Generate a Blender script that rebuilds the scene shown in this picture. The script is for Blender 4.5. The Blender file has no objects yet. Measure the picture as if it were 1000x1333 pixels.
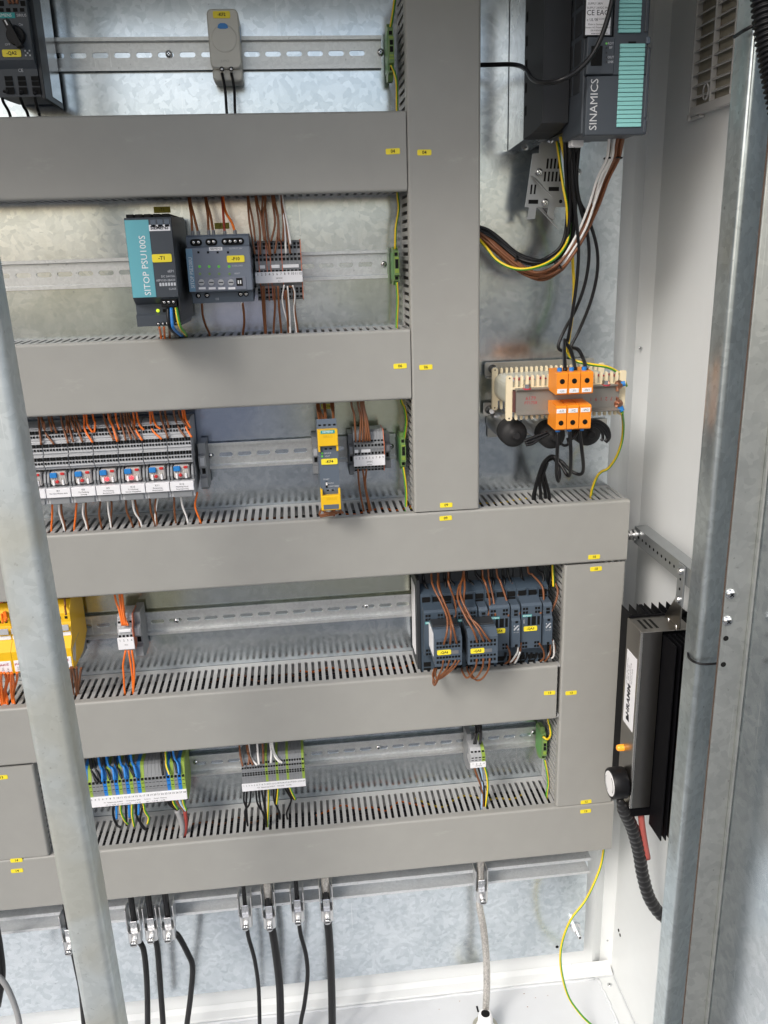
import bpy, math, random
from mathutils import Vector, Matrix
random.seed(7)
S = bpy.context.scene
C = S.collection
# ------------------------------------------------------------------ camera, world, sun, exposure
CAM = Vector((-124.56, -1123.71, 295.33))
YAW, PIT, ROL, FPX = math.radians(5.673671), math.radians(17.266521), math.radians(-1.788425), 1095.7
_f = Vector((math.sin(YAW)*math.cos(PIT), math.cos(YAW)*math.cos(PIT), -math.sin(PIT)))
_r0 = Vector((math.cos(YAW), -math.sin(YAW), 0)); _u0 = _r0.cross(_f)
_r = math.cos(ROL)*_r0 + math.sin(ROL)*_u0
_u = -math.sin(ROL)*_r0 + math.cos(ROL)*_u0
cam = bpy.data.cameras.new('camera'); cam_o = bpy.data.objects.new('camera', cam); C.objects.link(cam_o)
m = Matrix.Identity(4)
for i in range(3):
    m[i][0] = _r[i]; m[i][1] = _u[i]; m[i][2] = -_f[i]; m[i][3] = CAM[i]*0.001
cam_o.matrix_world = m
cam.sensor_fit = 'VERTICAL'; cam.sensor_height = 24; cam.lens = FPX/1333*24
cam.clip_start = 0.02; cam.clip_end = 3000
S.camera = cam_o
SUN_EL, SUN_AZ = math.radians(40), math.radians(-42)      # azimuth measured from -Y (front) towards -X (left) when negative
w = bpy.data.worlds.new('World'); S.world = w; w.use_nodes = True
nt = w.node_tree; nt.nodes.clear()
sky = nt.nodes.new('ShaderNodeTexSky'); sky.sky_type = 'NISHITA'; sky.sun_disc = False
sdir = Vector((math.sin(SUN_AZ)*math.cos(SUN_EL), -math.cos(SUN_AZ)*math.cos(SUN_EL), math.sin(SUN_EL)))
sky.sun_elevation = SUN_EL; sky.sun_rotation = math.atan2(sdir.x, sdir.y)
sky.air_density = 1.0; sky.dust_density = 3.0; sky.ozone_density = 1.0
bg = nt.nodes.new('ShaderNodeBackground'); bg.inputs[1].default_value = 0.135
out = nt.nodes.new('ShaderNodeOutputWorld')
nt.links.new(sky.outputs[0], bg.inputs[0]); nt.links.new(bg.outputs[0], out.inputs[0])
sl = bpy.data.lights.new('sun', 'SUN'); sl.energy = 1.7; sl.angle = math.radians(18); sl.color = (1, 0.97, 0.93)
so = bpy.data.objects.new('sun', sl); C.objects.link(so)
so.rotation_euler = (-sdir).to_track_quat('-Z', 'Y').to_euler(); so.location = sdir*5
S.view_settings.view_transform = 'Standard'; S.view_settings.look = 'None'; S.view_settings.gamma = 1
S.view_settings.use_curve_mapping = False
S.view_settings.exposure = 0.4
# ------------------------------------------------------------------ helpers
def ray(px, py): return _f + ((px-500)/FPX)*_r - ((py-666.5)/FPX)*_u
def at(px, py, y):
    d = ray(px, py); t = (y-CAM.y)/d.y; p = CAM+t*d
    return p.x, p.z
def at3(px, py, y):
    x, z = at(px, py, y); return Vector((x, y, z))
def atx(px, py, x):
    d = ray(px, py); t = (x-CAM.x)/d.x; return CAM+t*d
def rect(l, r, t, b, y):
    """x0,x1,z0,z1 in mm of a photo rectangle standing at depth y"""
    mx, my = (l+r)/2, (t+b)/2
    return at(l, my, y)[0], at(r, my, y)[0], at(mx, b, y)[1], at(mx, t, y)[1]
ZM = dict(a=(230,230,5), b=(150,260,5), c=(0,500,3.5714), d=(380,500,5.5556), e=(80,740,4), f=(530,730,7.845),
          g=(630,730,8.891), h=(60,940,2.857), i=(600,920,5), j=(620,170,4.1667), k=(610,430,4), l=(0,980,3.3333),
          m=(270,1090,3.3333), n=(560,1080,3.846), o=(0,770,8.333), q=(490,0,6.667), r=(0,0,8.333), s=(0,0,2.941),
          t=(420,230,4.0375), u=(760,900,4.1667), v=(520,710,4.1667), w=(660,0,2.941), x=(710,460,8.333), y=(660,170,8.889), p=(0,0,1))
def zp(z, x, y): a = ZM[z]; return a[0]+x/a[2], a[1]+y/a[2]

ORG = {}
class MB:
    def __init__(s): s.v = []; s.f = []; s.m = []; s.sm = []
    def add(s, vs, fs, mi=0, smooth=False):
        o = len(s.v); s.v += [tuple(v) for v in vs]
        for f in fs: s.f.append([o+i for i in f]); s.m.append(mi); s.sm.append(smooth)
        return s
    def box(s, x0, x1, y0, y1, z0, z1, b=0, mi=0):
        if x1 < x0: x0, x1 = x1, x0
        if y1 < y0: y0, y1 = y1, y0
        if z1 < z0: z0, z1 = z1, z0
        b = min(b, (x1-x0)*.45, (y1-y0)*.45, (z1-z0)*.45)
        if b <= 0:
            v = [(x, y, z) for x in (x0, x1) for y in (y0, y1) for z in (z0, z1)]
            return s.add(v, [(0,1,3,2),(4,6,7,5),(0,4,5,1),(2,3,7,6),(0,2,6,4),(1,5,7,3)], mi)
        vs = []; fs = []; idx = {}
        X = (x0, x1); Y = (y0, y1); Z = (z0, z1)
        for i in (0, 1):
            for j in (0, 1):
                for k in (0, 1):
                    sx, sy, sz = (1, -1)[i], (1, -1)[j], (1, -1)[k]
                    idx[i,j,k,0] = len(vs); vs.append((X[i], Y[j]+sy*b, Z[k]+sz*b))
                    idx[i,j,k,1] = len(vs); vs.append((X[i]+sx*b, Y[j], Z[k]+sz*b))
                    idx[i,j,k,2] = len(vs); vs.append((X[i]+sx*b, Y[j]+sy*b, Z[k]))
        q = lambda *a: fs.append(a)
        for i in (0, 1):
            q(*[idx[i,j,k,0] for j, k in ((0,0),(1,0),(1,1),(0,1))][::(1 if i else -1)])
            q(*[idx[j,i,k,1] for j, k in ((0,0),(1,0),(1,1),(0,1))][::(-1 if i else 1)])
            q(*[idx[j,k,i,2] for j, k in ((0,0),(1,0),(1,1),(0,1))][::(1 if i else -1)])
        for i in (0, 1):
            for j in (0, 1):
                q(idx[i,j,0,0], idx[i,j,0,1], idx[i,j,1,1], idx[i,j,1,0])
                q(idx[i,0,j,0], idx[i,0,j,2], idx[i,1,j,2], idx[i,1,j,0])
                q(idx[0,i,j,1], idx[0,i,j,2], idx[1,i,j,2], idx[1,i,j,1])
        for i in (0, 1):
            for j in (0, 1):
                for k in (0, 1): q(idx[i,j,k,0], idx[i,j,k,1], idx[i,j,k,2])
        return s.add(vs, fs, mi)
    def prism(s, prof, axis, a0, a1, mi=0, cap=True):
        """prof: polygon of 2-D points; axis 'x': (y,z), 'y': (x,z), 'z': (x,y)"""
        n = len(prof)
        def p3(p, a): return (a, p[0], p[1]) if axis == 'x' else ((p[0], a, p[1]) if axis == 'y' else (p[0], p[1], a))
        vs = [p3(p, a0) for p in prof]+[p3(p, a1) for p in prof]
        fs = [(i, (i+1) % n, n+(i+1) % n, n+i) for i in range(n)]
        if cap: fs += [tuple(range(n))[::-1], tuple(range(n, 2*n))]
        return s.add(vs, fs, mi)
    def cyl(s, p0, p1, r0, r1=None, n=12, mi=0, cap=True, smooth=True):
        p0 = Vector(p0); p1 = Vector(p1); r1 = r0 if r1 is None else r1
        t = (p1-p0).normalized(); a = t.orthogonal().normalized(); b = t.cross(a)
        vs = []
        for p, r in ((p0, r0), (p1, r1)):
            for k in range(n):
                an = 2*math.pi*k/n; vs.append(p+r*(math.cos(an)*a+math.sin(an)*b))
        s.add(vs, [(k, (k+1) % n, n+(k+1) % n, n+k) for k in range(n)], mi, smooth)
        if cap:
            s.add(vs[:n], [tuple(range(n))[::-1]], mi); s.add(vs[n:], [tuple(range(n))], mi)
        return s
    def lathe(s, p0, d, prof, n=20, mi=0, smooth=True):
        """prof: (distance along d, radius)"""
        p0 = Vector(p0); t = Vector(d).normalized(); a = t.orthogonal().normalized(); b = t.cross(a)
        vs = []
        for h, r in prof:
            for k in range(n):
                an = 2*math.pi*k/n; vs.append(p0+t*h+r*(math.cos(an)*a+math.sin(an)*b))
        fs = []
        for i in range(len(prof)-1):
            for k in range(n): fs.append((i*n+k, i*n+(k+1) % n, (i+1)*n+(k+1) % n, (i+1)*n+k))
        s.add(vs, fs, mi, smooth)
        s.add(vs[:n], [tuple(range(n))[::-1]], mi); s.add(vs[-n:], [tuple(range(n))], mi)
        return s
    def tube(s, pts, r, n=8, mi=0, split=None, ang=0.0, twist=0.0):
        pts = [Vector(p) for p in pts]; rings = []; N = None
        L = 0
        for i, p in enumerate(pts):
            t = (pts[min(i+1, len(pts)-1)]-pts[max(i-1, 0)]).normalized()
            if i: L += (p-pts[i-1]).length
            if N is None:
                N = t.cross(Vector((0, 1, 0)))
                if N.length < .1: N = Vector((1, 0, 0))
            N = (N-t*N.dot(t)).normalized(); B = N.cross(t)
            rr = r[i] if isinstance(r, (list, tuple)) else r
            rings.append([p+rr*(math.cos(2*math.pi*(k+.5)/n+ang+twist*L)*N+math.sin(2*math.pi*(k+.5)/n+ang+twist*L)*B) for k in range(n)])
        o = len(s.v)
        for rg in rings: s.v += [tuple(v) for v in rg]
        for i in range(len(rings)-1):
            for k in range(n):
                s.f.append([o+i*n+k, o+i*n+(k+1) % n, o+(i+1)*n+(k+1) % n, o+(i+1)*n+k])
                s.m.append(split if (split is not None and k < n//2) else mi); s.sm.append(True)
        s.f.append([o+k for k in range(n)][::-1]); s.m.append(mi); s.sm.append(False)
        s.f.append([o+(len(rings)-1)*n+k for k in range(n)]); s.m.append(mi); s.sm.append(False)
        return s
    def mesh(s, name, mats, off=(0, 0, 0)):
        me = bpy.data.meshes.new(name)
        me.from_pydata([((v[0]-off[0])*.001, (v[1]-off[1])*.001, (v[2]-off[2])*.001) for v in s.v], [], s.f)
        for mt in (mats if isinstance(mats, (list, tuple)) else [mats]): me.materials.append(mt)
        me.polygons.foreach_set('material_index', s.m); me.polygons.foreach_set('use_smooth', s.sm)
        import bmesh
        bm = bmesh.new(); bm.from_mesh(me); bmesh.ops.recalc_face_normals(bm, faces=bm.faces); bm.to_mesh(me); bm.free()
        me.update(); return me
    def build(s, name, mats, parent=None, label=None):
        if parent is None:
            n = len(s.v); off = [sum(v[i] for v in s.v)/n for i in range(3)]
            off[2] = min(v[2] for v in s.v)
        else: off = ORG[parent.name]
        o = bpy.data.objects.new(name, s.mesh(name, mats, off)); C.objects.link(o)
        if parent is not None: o.parent = parent
        else: o.location = [a*.001 for a in off]
        ORG[o.name] = tuple(off)
        if label: o['label'] = label
        return o
def tag(o, label, cat, group=None):
    o['label'] = label; o['category'] = cat
    if group: o['group'] = group
    return o
def thing(name, label, cat, loc, group=None):
    o = bpy.data.objects.new(name, None); C.objects.link(o); o.empty_display_size = .01
    o.location = [a*.001 for a in loc]; ORG[o.name] = tuple(loc)
    return tag(o, label, cat, group)
def struct(name, mb, mat, kind='structure'):
    o = mb.build(name, mat); o['kind'] = kind; return o
def bx(name, mat, parent, x0, x1, y0, y1, z0, z1, b=0): return MB().box(x0, x1, y0, y1, z0, z1, b).build(name, mat, parent)
def copy_tree(o, dx=0, dy=0, dz=0, parent=None):
    c = o.copy(); C.objects.link(c); c.parent = parent
    if parent is None:
        c.location = Vector(o.location)+Vector((dx, dy, dz))*.001
        ORG[c.name] = tuple(a+b for a, b in zip(ORG[o.name], (dx, dy, dz)))
    else: ORG[c.name] = ORG[parent.name]
    for ch in [q for q in o.children]: copy_tree(ch, parent=c)
    return c
# text: font curves turned into meshes in one go at the end
TXT = []
def text(parent, s, x, z, y, h, mat, rot=0, face='-y', align='CENTER', sx=1.0, bold=0):
    cu = bpy.data.curves.new('lettering', 'FONT'); cu.body = s; cu.size = h*.001*1.42; cu.align_x = align; cu.align_y = 'CENTER'
    cu.resolution_u = 2; cu.offset = bold*.001
    o = bpy.data.objects.new('lettering', cu); C.objects.link(o)
    M = Matrix.Rotation(math.pi/2, 4, 'X')
    if face == '-x': M = Matrix.Rotation(-math.pi/2, 4, 'Z') @ M
    M = M @ Matrix.Rotation(rot, 4, 'Z') @ Matrix.Diagonal((sx, 1, 1, 1))
    TXT.append((o, parent, mat, M, Vector((x, y, z))))
def flush_text():
    bpy.context.view_layer.update(); dg = bpy.context.evaluated_depsgraph_get()
    for o, par, mat, M, p in TXT:
        me = bpy.data.meshes.new_from_object(o.evaluated_get(dg)); me.transform(M)
        off = ORG[par.name]; me.transform(Matrix.Translation((p-Vector(off))*.001))
        me.name = 'lettering'; me.materials.clear(); me.materials.append(mat)
        bpy.data.objects.remove(o)
        n = bpy.data.objects.new('lettering', me); C.objects.link(n); n.parent = par
# ------------------------------------------------------------------ materials
MATS = {}
def srgb(*c): return tuple((v/255/12.92 if v/255 <= .04045 else ((v/255+.055)/1.055)**2.4) for v in c)
def plastic(name, col, rough=.45, spec=.5, var=.06, bump=.02, scale=900, metal=0, emit=None, es=1, coat=0, scuff=0):
    if name in MATS: return MATS[name]
    mt = bpy.data.materials.new(name); mt.use_nodes = True; N = mt.node_tree.nodes; Lk = mt.node_tree.links
    b = N['Principled BSDF']; b.inputs['Roughness'].default_value = rough; b.inputs['Metallic'].default_value = metal
    b.inputs['Specular IOR Level'].default_value = spec; b.inputs['Coat Weight'].default_value = coat
    tc = N.new('ShaderNodeTexCoord'); nz = N.new('ShaderNodeTexNoise'); nz.inputs['Scale'].default_value = 40; nz.inputs['Detail'].default_value = 5
    Lk.new(tc.outputs['Object'], nz.inputs['Vector'])
    mx = N.new('ShaderNodeMix'); mx.data_type = 'RGBA'
    mx.inputs[6].default_value = (*[c*(1-var) for c in col], 1); mx.inputs[7].default_value = (*[min(1, c*(1+var)) for c in col], 1)
    Lk.new(nz.outputs[0], mx.inputs[0]); Lk.new(mx.outputs[2], b.inputs['Base Color'])
    if scuff:      # faint light rub marks
        mp = N.new('ShaderNodeMapping'); mp.inputs['Scale'].default_value = (9, 9, 26); mp.inputs['Rotation'].default_value = (0, .5, 0)
        n4 = N.new('ShaderNodeTexNoise'); n4.inputs['Scale'].default_value = 1; n4.inputs['Detail'].default_value = 9; n4.inputs['Roughness'].default_value = .7
        Lk.new(tc.outputs['Object'], mp.inputs[0]); Lk.new(mp.outputs[0], n4.inputs['Vector'])
        r4 = N.new('ShaderNodeMapRange'); r4.inputs[1].default_value = .62; r4.inputs[2].default_value = .78; r4.inputs[4].default_value = scuff
        Lk.new(n4.outputs[0], r4.inputs[0])
        m4 = N.new('ShaderNodeMix'); m4.data_type = 'RGBA'; m4.inputs[7].default_value = (*[min(1, c*1.35) for c in col], 1)
        Lk.new(r4.outputs[0], m4.inputs[0]); Lk.new(mx.outputs[2], m4.inputs[6]); Lk.new(m4.outputs[2], b.inputs['Base Color'])
    if bump:
        n2 = N.new('ShaderNodeTexNoise'); n2.inputs['Scale'].default_value = scale; n2.inputs['Detail'].default_value = 2
        Lk.new(tc.outputs['Object'], n2.inputs['Vector'])
        bp = N.new('ShaderNodeBump'); bp.inputs['Strength'].default_value = bump; bp.inputs['Distance'].default_value = .001
        Lk.new(n2.outputs[0], bp.inputs['Height']); Lk.new(bp.outputs[0], b.inputs['Normal'])
    if emit: b.inputs['Emission Color'].default_value = (*emit, 1); b.inputs['Emission Strength'].default_value = es
    MATS[name] = mt; return mt
def zinc(name, c0, c1, rough=(.3, .5), spangle=60, tint=None, bump=.03, metal=1.0, stain=None):
    """galvanised steel: spangle cells, streaks, optional painted-in coloured reflections"""
    mt = bpy.data.materials.new(name); mt.use_nodes = True; N = mt.node_tree.nodes; Lk = mt.node_tree.links
    b = N['Principled BSDF']; b.inputs['Metallic'].default_value = metal
    tc = N.new('ShaderNodeTexCoord')
    vo = N.new('ShaderNodeTexVoronoi'); vo.inputs['Scale'].default_value = spangle; vo.inputs['Randomness'].default_value = 1
    dn = N.new('ShaderNodeTexNoise'); dn.inputs['Scale'].default_value = 25; dn.inputs['Detail'].default_value = 4
    vm = N.new('ShaderNodeVectorMath'); vm.operation = 'SCALE'; vm.inputs[3].default_value = .03
    va = N.new('ShaderNodeVectorMath'); va.operation = 'ADD'
    Lk.new(tc.outputs['Object'], dn.inputs['Vector']); Lk.new(dn.outputs['Color'], vm.inputs[0]); Lk.new(vm.outputs[0], va.inputs[0]); Lk.new(tc.outputs['Object'], va.inputs[1])
    Lk.new(va.outputs[0], vo.inputs['Vector'])
    sep = N.new('ShaderNodeSeparateColor'); Lk.new(vo.outputs['Color'], sep.inputs[0])
    nz = N.new('ShaderNodeTexNoise'); nz.inputs['Scale'].default_value = 9; nz.inputs['Detail'].default_value = 8; nz.inputs['Roughness'].default_value = .65
    Lk.new(tc.outputs['Object'], nz.inputs['Vector'])
    ma = N.new('ShaderNodeMath'); ma.operation = 'MULTIPLY_ADD'; ma.inputs[1].default_value = .55
    Lk.new(sep.outputs[0], ma.inputs[0]); 
    m2 = N.new('ShaderNodeMath'); m2.operation = 'MULTIPLY_ADD'; m2.inputs[1].default_value = 1.7; m2.inputs[2].default_value = -.6
    Lk.new(nz.outputs[0], m2.inputs[0]); Lk.new(m2.outputs[0], ma.inputs[2])
    mx = N.new('ShaderNodeMix'); mx.data_type = 'RGBA'; mx.inputs[6].default_value = (*c0, 1); mx.inputs[7].default_value = (*c1, 1)
    Lk.new(ma.outputs[0], mx.inputs[0]); col = mx.outputs[2]
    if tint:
        for (tcx, tcz, rx, rz, tcol, amt) in tint:     # coloured reflections painted as soft patches, object space (m)
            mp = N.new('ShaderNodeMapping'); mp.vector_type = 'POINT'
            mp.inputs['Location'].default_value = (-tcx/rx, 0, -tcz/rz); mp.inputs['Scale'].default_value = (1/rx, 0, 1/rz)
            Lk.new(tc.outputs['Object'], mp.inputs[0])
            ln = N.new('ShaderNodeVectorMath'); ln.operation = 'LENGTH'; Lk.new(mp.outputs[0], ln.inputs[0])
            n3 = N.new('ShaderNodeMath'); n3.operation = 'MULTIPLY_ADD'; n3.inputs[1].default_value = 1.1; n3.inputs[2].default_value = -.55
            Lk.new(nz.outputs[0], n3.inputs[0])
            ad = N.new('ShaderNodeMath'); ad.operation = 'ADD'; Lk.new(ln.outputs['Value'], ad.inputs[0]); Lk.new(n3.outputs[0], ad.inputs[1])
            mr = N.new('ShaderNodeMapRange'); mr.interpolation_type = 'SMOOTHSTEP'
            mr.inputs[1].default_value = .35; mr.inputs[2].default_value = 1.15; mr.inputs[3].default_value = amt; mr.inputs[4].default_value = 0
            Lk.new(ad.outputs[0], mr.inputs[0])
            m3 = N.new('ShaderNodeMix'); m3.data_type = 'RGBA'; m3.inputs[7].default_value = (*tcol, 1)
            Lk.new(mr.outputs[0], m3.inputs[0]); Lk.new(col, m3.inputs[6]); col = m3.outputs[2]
    # fine handling scratches and dark specks
    for rot, sc_, lo, hi, cc, am in ((.6, (420, 420, 7), .70, .76, [min(1, c*1.25) for c in c1], .6), (-.9, (9, 9, 520), .71, .77, [c*.6 for c in c0], .45), (0, (190, 190, 190), .70, .78, [c*.45 for c in c0], .55)):
        mp = N.new('ShaderNodeMapping'); mp.inputs['Scale'].default_value = sc_; mp.inputs['Rotation'].default_value = (0, rot, 0); Lk.new(tc.outputs['Object'], mp.inputs[0])
        n7 = N.new('ShaderNodeTexNoise'); n7.inputs['Scale'].default_value = 1; n7.inputs['Detail'].default_value = 2; Lk.new(mp.outputs[0], n7.inputs['Vector'])
        r7 = N.new('ShaderNodeMapRange'); r7.inputs[1].default_value = lo; r7.inputs[2].default_value = hi; r7.inputs[4].default_value = am; Lk.new(n7.outputs[0], r7.inputs[0])
        m7 = N.new('ShaderNodeMix'); m7.data_type = 'RGBA'; m7.inputs[7].default_value = (*cc, 1); Lk.new(r7.outputs[0], m7.inputs[0]); Lk.new(col, m7.inputs[6]); col = m7.outputs[2]
    if stain:
        n5 = N.new('ShaderNodeTexNoise'); n5.inputs['Scale'].default_value = 6; n5.inputs['Detail'].default_value = 3; Lk.new(tc.outputs['Object'], n5.inputs['Vector'])
        r5 = N.new('ShaderNodeMapRange'); r5.interpolation_type = 'SMOOTHSTEP'; r5.inputs[1].default_value = .46; r5.inputs[2].default_value = .58; r5.inputs[4].default_value = .6; Lk.new(n5.outputs[0], r5.inputs[0])
        m5 = N.new('ShaderNodeMix'); m5.data_type = 'RGBA'; m5.inputs[7].default_value = (*stain, 1); Lk.new(r5.outputs[0], m5.inputs[0]); Lk.new(col, m5.inputs[6]); col = m5.outputs[2]
        mp = N.new('ShaderNodeMapping'); mp.inputs['Scale'].default_value = (260, 260, 5); Lk.new(tc.outputs['Object'], mp.inputs[0])
        n6 = N.new('ShaderNodeTexNoise'); n6.inputs['Scale'].default_value = 1; n6.inputs['Detail'].default_value = 3; Lk.new(mp.outputs[0], n6.inputs['Vector'])
        r6 = N.new('ShaderNodeMapRange'); r6.inputs[1].default_value = .68; r6.inputs[2].default_value = .74; r6.inputs[4].default_value = .55; Lk.new(n6.outputs[0], r6.inputs[0])
        m6 = N.new('ShaderNodeMix'); m6.data_type = 'RGBA'; m6.inputs[7].default_value = (.82, .85, .85, 1); Lk.new(r6.outputs[0], m6.inputs[0]); Lk.new(col, m6.inputs[6]); col = m6.outputs[2]
    Lk.new(col, b.inputs['Base Color'])
    rr = N.new('ShaderNodeMapRange'); rr.inputs[3].default_value = rough[0]; rr.inputs[4].default_value = rough[1]
    Lk.new(nz.outputs[0], rr.inputs[0]); Lk.new(rr.outputs[0], b.inputs['Roughness'])
    bp = N.new('ShaderNodeBump'); bp.inputs['Strength'].default_value = bump; bp.inputs['Distance'].default_value = .002
    Lk.new(sep.outputs[1], bp.inputs['Height']); Lk.new(bp.outputs[0], b.inputs['Normal'])
    MATS[name] = mt; return mt
DUCT = plastic('duct grey', (.318, .316, .296), .42, .4, .05, .05, 700, scuff=.85)
DUCTI = plastic('duct body grey', (.37, .372, .365), .5, .4, .04, .03)
PAINT = plastic('cabinet paint light grey', (.67, .69, .69), .38, .5, .02, .12, 350)
PAINTW = plastic('cabinet paint floor', (.64, .66, .68), .4, .5, .03, .1, 300)
PLATE = zinc('zinc plate', (.60, .63, .65), (.80, .82, .83), (.26, .44), 55, tint=None)
RAIL = zinc('rail zinc', (.60, .61, .60), (.76, .77, .76), (.30, .45), 320, metal=.75)
POST = zinc('galvanised post', (.48, .53, .54), (.70, .76, .77), (.24, .40), 150, bump=.05, metal=.92)
FLANGE = zinc('galvanised flange', (.42, .44, .43), (.57, .59, .57), (.3, .45), 130, bump=.04, metal=.85)
BARM = zinc('weathered galvanised', (.50, .55, .55), (.66, .71, .71), (.4, .55), 140, bump=.05, metal=.55, stain=(.52, .51, .42))
CRAIL = zinc('channel zinc', (.66, .68, .69), (.80, .82, .83), (.3, .45), 300, metal=.6)
PANEL = zinc('galvanised door panel', (.52, .56, .585), (.76, .79, .81), (.14, .3), 120, bump=.01)
STEEL = plastic('bright steel', (.62, .62, .62), .22, .5, .05, 0, metal=1)
DSTEEL = plastic('stainless cover', (.33, .31, .285), .30, .5, .06, .02, 500, metal=1)
SCREW = plastic('screw zinc', (.70, .71, .72), .2, .5, .05, 0, metal=1)
ALU = plastic('mill aluminium', (.74, .74, .74), .38, .5, .06, .02, metal=1)
ANTH = plastic('anthracite plastic', (.052, .062, .075), .42, .45, .05, .03)
ANTH2 = plastic('blue grey plastic', (.10, .125, .16), .42, .45, .05, .03)
NAVY = plastic('navy grey plastic', (.050, .072, .098), .38, .5, .05, .03)
NAVYF = plastic('navy front plastic', (.068, .092, .122), .36, .5, .05, .03)
ANTHD = plastic('dark grey plastic', (.028, .031, .035), .45, .45, .05, .03)
SLATE = plastic('slate plastic', (.16, .185, .23), .42, .45, .05, .03)
BLACK = plastic('black plastic', (.007, .007, .008), .45, .3, .05, .02)
HOLE = plastic('socket black', (.006, .006, .006), .7, .2, 0, 0)
FINB = plastic('black anodised fins', (.004, .004, .005), .5, .1, .05, .02)
TEAL = plastic('teal print', (.13, .40, .46), .45, .4, .03, 0)
TEALD = plastic('teal brand plate', (.02, .33, .33), .45, .4, .03, 0)
MINT = plastic('mint label', (.26, .58, .56), .5, .4, .03, 0)
YEL = plastic('yellow tag', (.86, .71, .04), .4, .4, .03, 0)
YELP = plastic('yellow plastic', (.78, .47, .012), .4, .45, .04, .02)
OLIVE = plastic('olive tag', (.24, .21, .03), .5, .4, .05, 0)
WHITE = plastic('white print', (.80, .80, .80), .5, .4, .02, 0)
LABEL = plastic('white label', (.78, .78, .80), .5, .4, .02, 0)
GREYL = plastic('light print', (.55, .57, .60), .5, .4, .02, 0)
INK = plastic('black print', (.015, .015, .02), .6, .2, 0, 0)
INKR = plastic('red print', (.42, .05, .07), .6, .2, 0, 0)
TGREY = plastic('terminal grey', (.23, .24, .25), .45, .45, .05, .02)
TGREYL = plastic('terminal light grey', (.42, .43, .445), .45, .45, .05, .02)
TGREYD = plastic('terminal dark grey', (.15, .155, .165), .45, .45, .05, .02)
TBLUE = plastic('terminal blue', (.02, .19, .58), .42, .45, .05, .02)
TGREEN = plastic('terminal green', (.10, .30, .07), .42, .45, .05, .02)
TGRY = plastic('terminal green yellow', (.27, .39, .06), .42, .45, .05, .02)
PEG = plastic('earth terminal green', (.16, .27, .09), .45, .45, .2, .02)
TORG = plastic('orange separator', (.56, .17, .09), .45, .45, .05, 0)
ORT = plastic('orange terminal', (.85, .27, .02), .38, .45, .04, .02)
CREAM = plastic('cream nylon', (.78, .68, .47), .42, .45, .04, .03)
COIL = plastic('coil wrap', (.52, .52, .44), .3, .5, .1, .05, coat=.3)
CORE = plastic('lacquered core steel', (.33, .32, .29), .42, .5, .08, .04, metal=.6)
SENS = plastic('pebble grey plastic', (.58, .57, .52), .45, .4, .03, .02)
BLUEP = plastic('blue plastic', (.02, .20, .55), .35, .5, .03, 0)
CLEAR = plastic('clear relay cover', (.42, .40, .385), .18, .5, .1, 0)
REDP = plastic('red plastic', (.55, .03, .03), .35, .5, .03, 0)
REDL = plastic('lit red lamp', (.9, .05, .06), .3, .5, 0, 0, emit=(1, .04, .06), es=1.6)
GREENL = plastic('green lamp', (.1, .5, .05), .3, .5, 0, 0, emit=(.25, .9, .1), es=.08)
YGL = plastic('lit yellow green lamp', (.6, .8, .02), .3, .5, 0, 0, emit=(.7, .95, .05), es=.6)
ORL = plastic('lit orange lamp', (.9, .35, .03), .2, .5, 0, 0, emit=(1, .36, .03), es=.25)
COPPER = plastic('copper lug', (.60, .30, .20), .3, .5, .05, 0, metal=1)
RUBBER = plastic('gasket rubber', (.10, .07, .055), .8, .2, .1, .1)
WIRE = dict(brown=plastic('wire brown', (.185, .066, .024), .4, .45, .08, 0), orange=plastic('wire orange', (.80, .17, .02), .4, .45, .04, 0),
            red=plastic('wire dark red', (.30, .045, .02), .4, .45, .04, 0), black=plastic('wire black', (.007, .007, .008), .38, .38, .05, 0),
            white=plastic('wire white', (.78, .77, .75), .4, .45, .03, 0), blue=plastic('wire blue', (.02, .20, .58), .4, .45, .04, 0),
            yellow=plastic('wire yellow', (.80, .56, .02), .4, .45, .03, 0), green=plastic('wire green', (.07, .30, .03), .4, .45, .03, 0),
            lightblue=plastic('wire pale blue', (.33, .46, .62), .4, .45, .03, 0), grey=plastic('cable grey', (.30, .30, .30), .45, .45, .05, 0),
            redbrown=plastic('cable red', (.33, .055, .045), .45, .4, .05, 0))
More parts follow.
